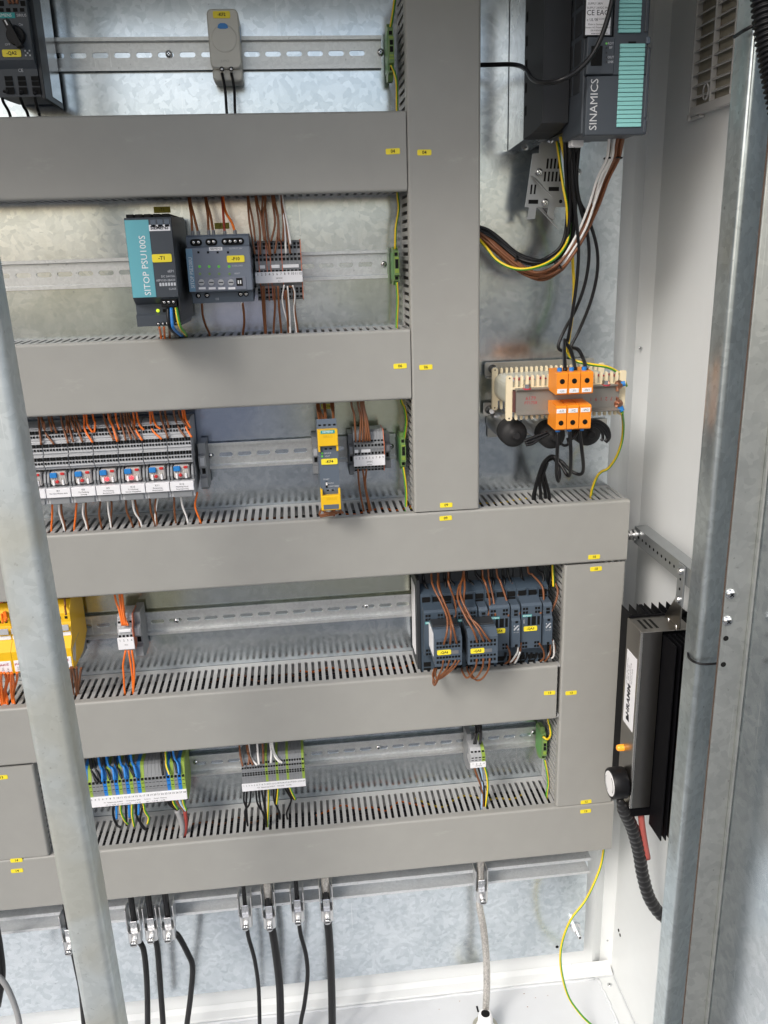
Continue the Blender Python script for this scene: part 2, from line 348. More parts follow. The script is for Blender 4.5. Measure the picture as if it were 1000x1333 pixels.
# ------------------------------------------------------------------ wires
def spline(P, n=6):
    P = [Vector(p) for p in P]
    if len(P) < 3:
        return [P[0].lerp(P[1], t/n) for t in range(n+1)]
    Q = [P[0]*2-P[1]]+P+[P[-1]*2-P[-2]]; out = []
    for i in range(1, len(Q)-2):
        for t in range(n):
            s = t/n; a, b, c, d = Q[i-1], Q[i], Q[i+1], Q[i+2]
            out.append(.5*((2*b)+(c-a)*s+(2*a-5*b+4*c-d)*s*s+(-a+3*b-3*c+d)*s**3))
    out.append(P[-1]); return out
WL = []
def wire(color, where, z, pts, y, r=1.15, up=0, dn=0, name='wire', ang=0., twist=.004, label=None, n=8, cat='wire', mat=None):
    """pts: zoom coordinates; y: one depth, (first,last) or a list"""
    k = len(pts)
    ys = list(y) if isinstance(y, (list, tuple)) and len(y) == k else ([y]*k if not isinstance(y, (list, tuple)) else [y[0]+(y[1]-y[0])*i/max(1, k-1) for i in range(k)])
    P = [at3(*zp(z, *p), yy) for p, yy in zip(pts, ys)]
    if up: P.insert(0, P[0]+Vector((0, 0, up)))
    if dn: P.append(P[-1]+Vector((0, 0, -dn)))
    mb = MB().tube(spline(P), r, n, 0, split=1 if color == 'PE' else None, ang=ang+(1.0 if color == 'PE' else 0), twist=twist)
    mt = mat or ([WIRE['green'], WIRE['yellow']] if color == 'PE' else WIRE[color])
    o = mb.build(name, mt)
    cn = {'PE': 'green and yellow', 'redbrown': 'red', 'lightblue': 'pale blue'}.get(color, color)
    WL.append((o, cn, where, P[len(P)//2].x if True else 0, label, cat)); return o
ORD = ['leftmost', 'second', 'third', 'fourth', 'fifth', 'sixth', 'seventh', 'eighth', 'ninth', 'tenth', 'eleventh', 'twelfth', 'thirteenth', 'fourteenth', 'fifteenth', 'sixteenth', 'seventeenth', 'eighteenth', 'nineteenth', 'twentieth']
def flush_wires():
    g = {}
    for o, cn, wh, x, lb, cat in WL:
        if lb: tag(o, lb, cat); continue
        g.setdefault((cn, wh, cat), []).append((x, o))
    for (cn, wh, cat), L in g.items():
        L.sort(key=lambda a: a[0]); nm = 'wire' if cat == 'wire' else cat
        for i, (x, o) in enumerate(L):
            if len(L) == 1: tag(o, f'{cn} {nm} {wh}', cat)
            elif len(L) == 2: tag(o, f'{("left", "right")[i]} one of two {cn} {nm}s {wh}', cat, f'{cn} {nm}s {wh}')
            else:
                od = 'leftmost' if i == 0 else ('rightmost' if i == len(L)-1 else ORD[i]+' from left')
                tag(o, f'{od} of {cn} {nm}s {wh}', cat, f'{cn} {nm}s {wh}')
# ------------------------------------------------------------------ setting: enclosure
YB, XR, ZF, ZT, XL = 30, 372, -943, 640, -1090
mb = MB(); mb.box(-60000, 60000, -60000, 60000, -1302, -1300); struct('ground', mb, plastic('concrete', (.17, .17, .17), .9, .2, .1, 0))
mb = MB()
prof = [(XL, YB), (338, YB), (345, YB+4), (357, YB+13), (XR, YB-6)]
for a, b in zip(prof[:-1], prof[1:]): mb.add([(a[0], a[1], ZF-2), (b[0], b[1], ZF-2), (b[0], b[1], ZT), (a[0], a[1], ZT)], [(0, 1, 2, 3)])
mb.box(XL, XR+10, YB+16, YB+18, ZF-4, ZT)
bw = struct('cabinet_back_wall', mb, PAINT)
sw = struct('cabinet_side_wall', MB().box(XR, XR+2, -372, YB-6, ZF-2, ZT).box(XR-6, XR-.3, -372, -330, ZF-2, ZT, 1), PAINT)
struct('cabinet_side_wall', MB().box(XL-2, XL, -380, YB, ZF-2, ZT), PAINT)
struct('cabinet_roof', MB().box(XL, XR+2, -380, YB, ZT+.5, ZT+2.5), PAINT)
fl = struct('cabinet_floor', MB().box(XL, XR+2, -380, YB+18, ZF-6, ZF-2.5), PAINTW)
mb = MB().prism([(YB-.4, ZF-2.4), (YB-19, ZF-2.4), (YB-19, ZF+1), (YB-17, ZF+3), (YB-12, ZF+5), (YB-6, ZF+7), (YB-3, ZF+11), (YB-.4, ZF+15)], 'x', XL, XR-2)
fr = mb.build('floor_rail', PAINT, bw)
random.seed(3)
pts = []
for i in range(90):
    x = XL+(XR-36-XL)*i/89; pts.append((x, YB-21+random.uniform(-.8, .8), ZF-2))
MB().tube(pts, [random.uniform(2.0, 3.4) for _ in pts], 6).build('sealant_bead', PAINTW, fl)
mb = MB().prism([(XR-30, YB-22), (XR-3, YB-22), (XR-3, -330), (XR-24, -330), (XR-26, -120), (XR-29, -60)], 'z', ZF-2.4, ZF-.8)
mb.build('corner_gusset', PAINT, fl)
pts = []
for i in range(60):
    t = i/59; pts.append((XR-30+t*6+random.uniform(-1, 1), YB-22+(-330-YB+22)*t, ZF-1.6))
MB().tube(pts, [random.uniform(1.6, 3.0) for _ in pts], 6).build('sealant_bead', PAINTW, fl)
def screw_mb(p, d, r, h, n=14, dark=True):
    mb = MB(); p = Vector(p); d = Vector(d).normalized()
    mb.lathe(p, d, [(0, r), (h*.45, r), (h*.85, r*.75), (h, r*.45)], n)
    a = d.orthogonal().normalized(); b = d.cross(a)
    for e in (a, b):
        f = d.cross(e); q = p+d*(h*1.0)
        mb.add([q+e*r*.5+f*r*.1, q-e*r*.5+f*r*.1, q-e*r*.5-f*r*.1, q+e*r*.5-f*r*.1], [(0, 1, 2, 3)], 1)
    return mb
def screw(parent, p, d=(0, -1, 0), r=3.4, h=2.4, mat=None): return screw_mb(p, d, r, h).build('screw', [mat or SCREW, HOLE], parent)
for px, py in ((zp('n', 708, 678)), (zp('m', 487, 700))):
    screw(fr, at3(px, py, YB), (0, -1, 0), 3.0, 1.0)
p = Vector((XR-14, 0, ZF-.8)); screw(fl, (XR-15, -8, ZF-.8), (0, 0, 1), 4.2, 1.6)
for (px, py) in (zp('u', 190, 1296), zp('u', 198, 1322)):
    q = atx(px, py, XR); MB().cyl((XR+.2, q.y, q.z), (XR-.8, q.y, q.z), 2.6, n=12).build('hole_plug', HOLE, sw)
for (px, py) in ((892, 93+430), zp('n', 885, 560)):
    pass
for (px, py) in ((833.5, 453), (791.5, 1224)):
    screw(bw, at3(px, py, YB+2), (0, -1, 0), 2.6, 1.0)
# dirt specks and drilling chips on the cabinet floor
mb = MB()
for _ in range(46):
    x = random.uniform(-450, XR-40); y = random.uniform(-200, 5); s_ = random.uniform(.5, 1.3)
    mb.box(x, x+s_*2.2, y, y+s_, ZF-2.4, ZF-2.0)
o = mb.build('swarf', plastic('rust specks', (.30, .14, .08), .6, .3, .3, 0), fl); o['kind'] = 'stuff'
mb = MB().box(*[at(618.3, 1290, 0)[0]-2, at(618.3, 1290, 0)[0]+1, -30, -18, ZF-2.4, ZF-1.9]); mb.build('slot', HOLE, fl)
# ------------------------------------------------------------------ mounting plate
XP, ZP = 310, -871
tints = [(-.02, .09, .16, .05, (.76, .76, .44), .65), (-.30, .09, .22, .06, (.40, .47, .64), .8), (.02, -.15, .26, .06, (.76, .75, .48), .55),  # coloured reflections of the surroundings, painted into the plate colour
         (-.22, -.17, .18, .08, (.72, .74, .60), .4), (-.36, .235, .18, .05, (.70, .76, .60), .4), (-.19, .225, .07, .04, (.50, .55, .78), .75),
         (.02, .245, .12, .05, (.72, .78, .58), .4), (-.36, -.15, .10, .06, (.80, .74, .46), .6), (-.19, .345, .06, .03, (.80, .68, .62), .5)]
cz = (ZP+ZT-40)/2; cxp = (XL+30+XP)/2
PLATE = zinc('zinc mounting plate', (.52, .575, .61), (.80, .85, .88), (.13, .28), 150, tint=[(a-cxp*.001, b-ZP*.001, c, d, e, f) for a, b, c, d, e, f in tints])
plate = thing('mounting_plate', 'galvanised steel mounting plate carrying the rails and ducts', 'mounting plate', (cxp, 0, ZP))
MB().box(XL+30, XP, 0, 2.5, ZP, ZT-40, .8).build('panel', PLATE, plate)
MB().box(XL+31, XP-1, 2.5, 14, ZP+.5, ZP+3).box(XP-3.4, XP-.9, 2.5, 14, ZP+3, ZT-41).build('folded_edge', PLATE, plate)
q = at3(*zp('n', 636, 587), -.1); MB().cyl(q, q+Vector((0, -.2, 0)), 2.8).build('hole', HOLE, plate)
q = at3(*zp('n', 735, 506), -8); mb = MB().cyl((q.x, 0, q.z), (q.x, -12, q.z), 6.5, n=6, smooth=False).cyl((q.x, -12, q.z), (q.x, -24, q.z), 4.2).cyl((q.x, -.2, q.z), (q.x, -2, q.z), 9.5, n=20)
mb.cyl((q.x, -24, q.z), (q.x, -24.3, q.z), 2.0, n=6, mi=1); mb.build('bolt', [SCREW, HOLE], plate)
q = at3(787.6, 1000, 0)
# ------------------------------------------------------------------ cable ducts
D, W = 82.8, 85
T = [445.97, 201.53, -34.82, -272.67, -509.77]
VL, VL2 = 19.43, 224.69
PITCH = 9.55
def duct(label, a0, a1, w0, w1, vertical=False, seed=0, sides=(0, 1), covered=(None, None)):
    """a: along the run, w: across; cover face at y=-D"""
    L = ((a0+a1)/2, 0, w0) if not vertical else ((w0+w1)/2, 0, a0)
    t = thing('cable_duct', label, 'cable duct', L, 'grey slotted cable ducts')
    def bb(mb, x0, x1, y0, y1, z0, z1, b=0):
        return mb.box(x0, x1, y0, y1, z0, z1, b) if not vertical else mb.box(z0, z1, y0, y1, x0, x1, b)
    c0, c1 = (a0 if covered[0] is None else covered[0]), (a1 if covered[1] is None else covered[1])
    # lid: rounded shallow channel
    r = 3.2; lip = 11
    pr = [(-D+lip, w0-.6), (-D+r, w0-.6)]
    for k in range(1, 4): an = math.pi/2*k/4; pr.append((-D+r-r*math.sin(an), w0-.6+r-r*math.cos(an)))
    pr += [(-D, w0-.6+r), (-D, w1+.6-r)]
    for k in range(1, 4): an = math.pi/2*k/4; pr.append((-D+r-r*math.cos(an), w1+.6-r+r*math.sin(an)))
    pr += [(-D+r, w1+.6), (-D+lip, w1+.6), (-D+lip, w1-1.2), (-D+r, w1-1.2), (-D+1.8, w1-r-.6), (-D+1.8, w0+r+.6), (-D+r, w0+1.2), (-D+lip, w0+1.2)]
    mb = MB()
    if not vertical: mb.prism(pr, 'x', c0, c1)
    else: mb.prism([(p[1], p[0]) for p in pr], 'z', c0, c1)
    cover = mb.build('cover', DUCT, t)
    mb = MB(); bb(mb, a0, a1, -3.2, -.6, w0+2, w1-2); mb.build('base', DUCTI, t)
    for si, wz in ((0, w0+1.6), (1, w1-1.6)):
        if si not in sides: continue
        mb = MB()
        bb(mb, a0, a1, -11, -.8, wz-.9, wz+.9)
        bb(mb, a0, a1, -D+1.9, -D+13.5, wz-.9, wz+.9)
        n = int((a1-a0)/PITCH)
        for i in range(n+1):
            x = a0+i*PITCH; x1 = min(a1, x+PITCH*.56)
            if x1 > x: bb(mb, x, x1, -D+13.4, -10.9, wz-.85, wz+.85)
        mb.build('slotted_wall', DUCTI, t)
    return t, cover
d1, c1 = duct('uppermost horizontal grey duct lid tagged 04', -1040, VL-1.5, T[0]-W, T[0])
d2, c2 = duct('second horizontal grey duct lid from the top tagged 06', -1040, VL-1.5, T[1]-W, T[1])
d3, c3 = duct('long horizontal grey duct tagged 09 and 10 under the tall upright duct', -1040, VL2+W+1, T[2]-W, T[2])
d4, c4 = duct('horizontal grey duct below the contactors tagged 13 at its end', -1040, VL2-3.5, T[3]-W, T[3], covered=(None, VL2-6))
d5, c5 = duct('lowest horizontal grey duct above the cable clamps', -1040, VL2+W+4, T[4]-W, T[4])
dv, cv = duct('tall upright grey duct running off the top of the picture', T[2]+2.2, ZT-60, VL, VL+W, True)
dv2, cv2 = duct('short upright grey duct on the right beside the heater', T[4]+2.2, T[2]-W-2.2, VL2, VL2+W, True)
dv3, cv3 = duct('short upright grey duct at bottom left behind the post', T[4]+2.2, T[3]-W-2.2, -514-90, -513, True)
MB().box(VL2-3.4, VL2-1.2, -D+2, -D+14, T[3]-3, T[3]-.5).build('end_lug', DUCTI, d4)
MB().box(VL2-3.4, VL2-1.2, -D+2, -D+14, T[3]-W+1, T[3]-W+6).build('end_lug', DUCTI, d4)
def rounded(x0, x1, y0, y1, r, n=5):
    P = []
    for cx, cy, a0 in ((x1-r, y1-r, 0), (x0+r, y1-r, 90), (x0+r, y0+r, 180), (x1-r, y0+r, 270)):
        for k in range(n+1): an = math.radians(a0+90*k/n); P.append((cx+r*math.cos(an), cy+r*math.sin(an)))
    return P
def dtag(parent, px, py, s_, w_=16.5, h_=6.2, dy=0):
    x, z = at(px, py, -D-.25)
    a_ = random.uniform(-.035, .035); t = MB().prism([(x+(p-x)*math.cos(a_)-(q-z)*math.sin(a_), z+(p-x)*math.sin(a_)+(q-z)*math.cos(a_)) for p, q in rounded(x-w_/2, x+w_/2, z-h_/2, z+h_/2, 1.3, 3)], 'y', -D-.5, -D-.02).build('number_tag', YEL, parent)
    text(t, s_, x, z, -D-.58, 3.6, INK, rot=a_, bold=.1)
for par, px, py, s_ in ((c1, 511.5, 197, '04'), (cv, 552.5, 198.5, '04'), (c2, 521, 476.5, '06'), (cv, 554.5, 478, '06'), (cv, 581, 657.5, '09'), (c3, 580.3, 674.5, '09'),
                        (c3, 773.5, 725, '10'), (cv2, 776, 740.5, '10'), (c4, 715.5, 902, '13'), (cv2, 743.5, 902, '13'), (cv2, 763, 1043.8, '13'), (c5, 762.5, 1056, '13'),
                        (cv3, 2, 1012, '13'), (cv3, 21.5, 1120, '14'), (c5, 22.3, 1133.5, '14')):
    dtag(par, px, py, s_)
# the tangle of conductors filling each duct, glimpsed through the slots: nobody could count it
random.seed(5)
for (x0, x1, zt_, n_) in ((-1000, 10, T[0], 6), (-1000, 10, T[1], 6), (-1000, 295, T[2], 11), (-1000, 212, T[3], 11), (-1000, 295, T[4], 11)):
    mb = MB()
    for k in range(n_):
        y0 = -16-48*k/(n_-1); P = [(x0+(x1-x0)*i/12, y0+random.uniform(-5, 5), zt_-13-random.uniform(0, 9)) for i in range(13)]
        mb.tube(spline(P, 4), random.uniform(3.2, 5.2), 6, 0)
    for mi, xa_ in ((1, random.uniform(-400, -250)), (2, random.uniform(-150, -60)), (3, 20 if x1 > 200 else -190)):
        P = [(xa_+170*i/8, -30+random.uniform(-14, 14), zt_-8-random.uniform(0, 3)) for i in range(9)]
        mb.tube(spline(P, 4), 1.5, 6, mi)
    o = mb.build('duct_wiring', [WIRE['black'], WIRE['brown'], WIRE['orange'], WIRE['yellow']]); o['kind'] = 'stuff'
# ------------------------------------------------------------------ DIN rails
def din_rail(label, x0, x1, zc, xs, screws=(), lip=1.0, standoff=0):
    t = thing('din_rail', label, 'mounting rail', ((x0+x1)/2, 0, zc-17.5), 'slotted steel mounting rails')
    yb = -1-standoff
    mb = MB()
    pts = [(yb-6.5, -17.5), (yb-6.5, -13.2), (yb, -12.2)]
    for sgn in (1, -1):
        pr = [(yb-6.8, sgn*17.5), (yb-6.8, sgn*13.6), (yb-.3, sgn*12.6), (yb-.3, sgn*11.4), (yb+.7, sgn*11.4), (yb+.7, sgn*13.3), (yb-5.8, sgn*14.3), (yb-5.8, sgn*17.5)]
        mb.prism([(a, zc+b) for a, b in pr], 'x', x0, x1)
    # web with slots
    n0 = math.floor((x0-xs)/25)-1; n1 = math.ceil((x1-xs)/25)+1
    for y in (yb-.3, yb+.7):
        for i in range(n0, n1+1):
            xc = xs+25*i; xa, xb = max(x0, xc-12.5), min(x1, xc+12.5)
            if xb-xa < 1: continue
            if xb-xa < 24.9:
                mb.add([(xa, y, zc-11.5), (xb, y, zc-11.5), (xb, y, zc+11.5), (xa, y, zc+11.5)], [(0, 1, 2, 3)]); continue
            for sg in (1, -1):
                arc = [(xc+6.4+2.9*math.cos(a*math.pi/8), zc+sg*2.9*math.sin(a*math.pi/8)) for a in range(0, 5)]+[(xc-6.4-2.9*math.cos(a*math.pi/8), zc+sg*2.9*math.sin(a*math.pi/8)) for a in range(4, -1, -1)]
                pl = [(xb, zc)]+arc+[(xa, zc), (xa, zc+sg*11.5), (xb, zc+sg*11.5)]
                mb.add([(p[0], y, p[1]) for p in pl], [tuple(range(len(pl)))])
                if y == yb-.3:
                    v = [(p[0], yy, p[1]) for p in arc for yy in (yb-.3, yb+.7)]
                    mb.add(v, [(2*k, 2*k+1, 2*k+3, 2*k+2) for k in range(len(arc)-1)])
    mb.build('rail', RAIL, t)
    for px, py in screws: screw(t, at3(px, py, yb-1), (0, -1, 0), 4.0, 3.2)
    return t
din_rail('slotted steel rail at the top carrying the light grey sensor', -900, 1, 521.75, -353.3, ((220, 70.5), (495.5, 68)))
din_rail('slotted steel rail behind the grey power supply', -900, 1, 278.7, -451.9, ((499.5, 343.8),))
din_rail('slotted steel rail behind the relay row', -900, 5, 39.3, -224.4, ((273.5, 593.3), (509, 580.8)))
din_rail('slotted steel rail behind the contactors', -900, 215, -197.2, -190.4+.3, ((230.5, 808), (477, 788.8)))
din_rail('slotted steel rail behind the blue and green terminal strip', -900, 216, -433.2, -127.5, ((255, 992), (492.5, 972.5), (694, 953)))
# ------------------------------------------------------------------ front posts and open door
def rounded(x0, x1, y0, y1, r, n=5):
    P = []
    for cx, cy, a0 in ((x1-r, y1-r, 0), (x0+r, y1-r, 90), (x0+r, y0+r, 180), (x1-r, y0+r, 270)):
        for k in range(n+1): an = math.radians(a0+90*k/n); P.append((cx+r*math.cos(an), cy+r*math.sin(an)))
    return P
def post(name, label, prof, z0, z1, mat=POST):
    mb = MB(); mb.prism(prof, 'z', z0, z1, cap=False)
    for i in range(len(mb.sm)): mb.sm[i] = True
    return tag(mb.build(name, mat), label, 'post')
XB0, XB1 = at(47.5, 1000, -350)[0], at(112.5, 1000, -318)[0]
bar = post('frame_post', 'pale galvanised upright post crossing the foreground at left', rounded(XB0, XB1, -352, -314, 8, 6), -940, 640, BARM)
# the post leans very slightly in its own plane
_p = Vector((at(80, 1000, -335)[0], -335, at(80, 1000, -335)[1]))*.001
bar.matrix_world = Matrix.Translation(_p) @ Matrix.Rotation(math.radians(-.5), 4, 'Y') @ Matrix.Translation(-_p) @ Matrix.Translation(bar.location)
xa = at(907, 713, -346)[0]
post_r = thing('door_frame_post', 'rounded galvanised upright post in front of the right side wall', 'post', (xa+10, -340, ZF))
x1p = at(944, 713, -362)[0]
def soft_poly(P, r, n=7):
    out = []
    for i, p in enumerate(P):
        p = Vector((p[0], p[1], 0)); a = Vector((*P[i-1], 0))-p; c = Vector((*P[(i+1) % len(P)], 0))-p
        k = min(r, a.length*.45, c.length*.45); s_, e_ = p+a.normalized()*k, p+c.normalized()*k
        for t_ in range(n+1):
            u_ = t_/n; q_ = s_*(1-u_)**2+p*2*u_*(1-u_)+e_*u_*u_; out.append((q_.x, q_.y))
    return out
PP = [(xa, -334), (xa+1, -346), (at(921, 713, -368)[0], -369), (at(952, 713, -342)[0]+6, -340), (at(952, 713, -342)[0]+6, -330)]
mb = MB(); mb.prism(soft_poly(PP, 9), 'z', -935, 640, cap=False)
for i in range(len(mb.sm)): mb.sm[i] = True
mb.build('tube', POST, post_r)
XD = at(974, 800, -372)[0]
door = thing('open_door', 'open cabinet door with shiny galvanised inner face at right edge', 'door', (XD, -372, -960))
xf = at(944, 773, -372)[0]
MB().box(xf, XD-1, -373.4, -371, -930, 640, .5).build('flange', FLANGE, door)
MB().box(xf-.3, xf+1.0, -370.9, -369, -930, 640).build('gasket', RUBBER, door)
MB().box(XD-1, XD+1.5, -379, -371, -935, 640, 1.1).build('fold', FLANGE, door)
MB().box(XD+1.6, XD+3.2, -1150, -370, -960, 640).build('inner_panel', PANEL, door)
for px, py in ((951, 773), (946.8, 808)): screw(door, at3(px, py, -373.4), (0, -1, 0), 5.4, 3.6)
for px, py in ((945, 831), (941.7, 865)):
    q = at3(px, py, -373.4); MB().cyl(q, q+Vector((0, -.3, 0)), 2.9, n=14).build('hole', HOLE, door)
# ties and conduit on the right post
def tie_pts(l): return [at3(px, py, y) for px, py, y in l]
t_ = MB().tube(spline(tie_pts([(896, 850, -345), (897, 856, -352), (904, 861.5, -366), (915, 864.5, -371), (930, 864, -364), (940, 862.5, -356)])), 1.4, 6).build('cable_tie', BLACK)
tag(t_, 'thin black tie wrapped around the right post beside the heater', 'cable tie')
t_ = MB().tube(spline(tie_pts([(956, 48, -345), (962, 44, -356), (970, 39, -370), (980, 34, -376), (992, 31, -378)])), 1.5, 6).build('cable_tie', BLACK)
tag(t_, 'black tie holding the corrugated conduit to the right post', 'cable tie')
P = [at3(992, -60, -385), at3(994, -10, -385), at3(997, 30, -387), at3(1003, 70, -390), at3(1010, 110, -395), at3(1020, 160, -400)]
sp_ = spline(P, 60); L_ = 0; rr = []
for i, p in enumerate(sp_):
    if i: L_ += (p-sp_[i-1]).length
    rr.append(9.6+1.1*math.sin(L_*2*math.pi/4.2))
tag(MB().tube(sp_, rr, 14).build('corrugated_conduit', BLACK), 'black corrugated conduit hanging at the top right corner', 'conduit')
# ------------------------------------------------------------------ small device helpers
def hole(parent, x, z, y, w_, h_, name='opening', mat=None): return MB().box(x-w_/2, x+w_/2, y-.25, y+.6, z-h_/2, z+h_/2).build(name, mat or HOLE, parent)
def holes_mb(mb, pts, y, w_, h_, d=.25):
    for x, z in pts: mb.box(x-w_/2, x+w_/2, y-d, y+.4, z-h_/2, z+h_/2)
    return mb
def socket_row(parent, xs, z, y, r, name='terminal_screw'):
    """recessed round screw terminals"""
    for x in xs:
        MB().lathe((x, y+.1, z), (0, -1, 0), [(0, r), (.4, r), (.4, r*.55)], 12).build('terminal_ring', HOLE, parent)
        screw_mb((x, y-.3, z), (0, -1, 0), r*.62, .5, 10).build(name, [STEEL, HOLE], parent)
def name_tag(parent, x, z, y, s_, w_=16, h_=6.5, mat=None, ts=3.2):
    t = MB().prism(rounded(x-w_/2, x+w_/2, z-h_/2, z+h_/2, 1.4, 3), 'y', y-1.0, y+.2).build('name_tag', mat or YEL, parent)
    text(t, s_, x, z, y-1.08, ts, INK, bold=.12); return t
# ------------------------------------------------------------------ row 1: motor switch, sensor, earth terminal
X1 = at(40, 48, -95)[0]; zt = 612; zb = at(20, 78, -95)[1]; zl = at(30, 125, -88)[1]
t = thing('motor_protection_switch', 'dark grey motor switch with black rotary knob and yellow QA2 tag', 'motor switch', (X1-22, 0, zl))
MB().prism([(-8, zl+4), (-8, zt), (-70, zt), (-95, zt-6), (-95, zb), (-86, zb-7), (-84, zl), (-40, zl+2)], 'x', X1-45, X1).build('body', ANTH, t)
MB().box(X1+.2, X1+4.5, -84, -8, zl-2, zt, .6).build('side_cheek', ANTHD, t)
MB().box(X1+4.6, X1+5.4, -56, -14, zl+4, zt-20).build('side_plate', STEEL, t)
xk, zk = at(21.6, 47, -95)
MB().lathe((xk, -95, zk), (0, -1, 0), [(0, 9.5), (5, 9.2), (6, 8.6)], 20).build('knob_base', BLACK, t)
mb = MB(); an = math.radians(24)
for w0, w1, y0, y1 in ((2.8, 2.2, -101, -112),):
    P = [(-3, -14), (3, -14), (2.8, 13), (-2.8, 13)]
    R_ = [(xk+a*math.cos(an)-b*math.sin(an)*-1*-1, zk+a*math.sin(an)+b*math.cos(an)) for a, b in P]
    mb.prism(R_, 'y', y0, y1)
kn = mb.build('rotary_knob', BLACK, t)
p0 = Vector((xk-math.sin(an)*7, 0, zk+math.cos(an)*7)); p1 = Vector((xk-math.sin(an)*12, 0, zk+math.cos(an)*12))
mb = MB(); d_ = Vector((math.cos(an), 0, math.sin(an)))*.7
mb.add([p0-d_+Vector((0, -112.3, 0)), p0+d_+Vector((0, -112.3, 0)), p1+d_+Vector((0, -112.3, 0)), p1-d_+Vector((0, -112.3, 0))], [(0, 1, 2, 3)]); mb.build('pointer_mark', WHITE, kn)
x, z = at(8, 20, -95.3); bp_ = MB().box(x-13, x+9, -95.4, -94.9, z-2.6, z+2.6).build('brand_plate', TEALD, t); text(bp_, 'SIEMENS', x-2, z, -95.5, 2.9, WHITE)
x, z = at(28, 20, -95.3); text(t, 'SIRIUS', x, z, -95.2, 2.6, GREYL)
x, z = at(27, 32, -95.3); text(t, 'On', x, z, -95.2, 2.4, GREYL); x, z = at(10, 58, -95); text(t, 'OFF', x, z, -95.2, 2.2, GREYL)
x, z = at(15.5, 69.5, -95.3); name_tag(t, x, z, -95.2, '-QA2', 19, 7)
x, z = at(36, 69, -95.2); mb = MB(); holes_mb(mb, [(x+a*2.2, z+b*2.2) for a in (-1, 0, 1) for b in (-1, 0, 1) if (a+b) % 2 == 0], -95, 1.5, 1.5, .12); mb.build('code_print', GREYL, t)
mb = MB(); xs = [at(px, 13, -95)[0] for px in (2, 11, 20, 29)]; z = at(15, 13, -95)[1]; holes_mb(mb, [(x, z) for x in xs], -95, 4.5, 3.5); holes_mb(mb, [(at(px, 4.5, -95)[0], at(15, 4.5, -95)[1]) for px in (2, 30)], -95, 5, 5); mb.build('opening', HOLE, t)
for px in (12, 29, 46.5):
    x, z = at(px, 108, -86); mb = MB(); holes_mb(mb, [(x, z+4.5), (x, z-.5)], -86, 8, 4.2); holes_mb(mb, [(x, z-7.5)], -86, 8.5, 6.5); mb.build('opening', HOLE, t)
x, z = at(28, 92, -86); text(t, 'CE', x-.5, z, -86.8, 3.2, GREYL)
for pts in ([(75, 985), (25, 1010), (35, 1100), (110, 1250)], [(235, 990), (220, 1050), (255, 1150), (305, 1250)], [(385, 990), (380, 1060), (410, 1180), (430, 1250)]):
    wire('black', 'under the motor switch with the QA2 tag', 'r', pts, (-88, -60), 1.7, dn=25)
for pts in ([(75, -60), (90, 0), (110, 40)], [(130, -60), (135, 0), (150, 40)], [(190, -60), (185, 0), (185, 40)]): wire('brown', 'into the top of the motor switch', 'r', pts, -96, 1.5)
# sensor
x0, x1, z0, z1 = rect(272, 313, 11, 104, -45)
t = thing('temperature_sensor', 'light grey plug-like sensor with blue window and yellow KF2 tag', 'sensor', ((x0+x1)/2, 0, z0))
def shell(x0, x1, z0, z1, y0, y1, r, n=5):
    P = rounded(x0, x1, z0, z1, r, n); Q = rounded(x0+1.4, x1-1.4, z0+1.4, z1-1.4, r*.8, n)
    mb = MB(); k = len(P)
    vs = [(p[0], y0, p[1]) for p in P]+[(p[0], y1+1.6, p[1]) for p in P]+[(p[0], y1, p[1]) for p in Q]
    fs = [(i, (i+1) % k, k+(i+1) % k, k+i) for i in range(k)]+[(k+i, k+(i+1) % k, 2*k+(i+1) % k, 2*k+i) for i in range(k)]+[tuple(range(2*k, 3*k)), tuple(range(k))]
    return mb.add(vs, fs)
xc = (x0+x1)/2
shell(x0, x1, z0+12, z1, -8, -45, 6).build('body', SENS, t)
shell(x0+1, x1-.2, z0, z0+13, -8, -38, 4).build('foot', SENS, t)
MB().lathe((xc, -44.6, (z0+z1)/2+6), (0, -1, 0), [(0, 14.5), (.7, 14.2), (1.0, 13)], 28).build('round_cap', SENS, t)
x, z = at(290, 34, -46); mb = MB().prism([(x-6, z-1.6), (x-3.2, z-2.6), (x+3.2, z-2.6), (x+6, z-1.6), (x+5, z+1.4), (x+2.5, z+3), (x-2.5, z+3), (x-5, z+1.4)], 'y', -46.2, -44.5); mb.build('blue_window', BLUEP, t)
for sx in (x0-.2, x1-.6): MB().box(sx, sx+.8, -30, -20, z0+42, z0+58).build('side_latch', BLUEP, t)
x, z = at(288.5, 19, -46); name_tag(t, x, z, -45, '-KF2', 19, 7)
for px in (289, 301): x, z = at(px, 90, -45); socket_row(t, [x], z, -45, 2.6)
x, z = at(293, 79.5, -45); text(t, 'JUMO', x, z, -45.15, 2.6, plastic('embossed grey', (.40, .40, .37), .5))
wire('black', 'below the light grey sensor', 's', [(850, 280), (862, 340), (868, 425)], (-38, -55), 1.7, dn=25)
wire('black', 'below the light grey sensor', 's', [(886, 280), (897, 340), (900, 425)], (-38, -55), 1.7, dn=25)
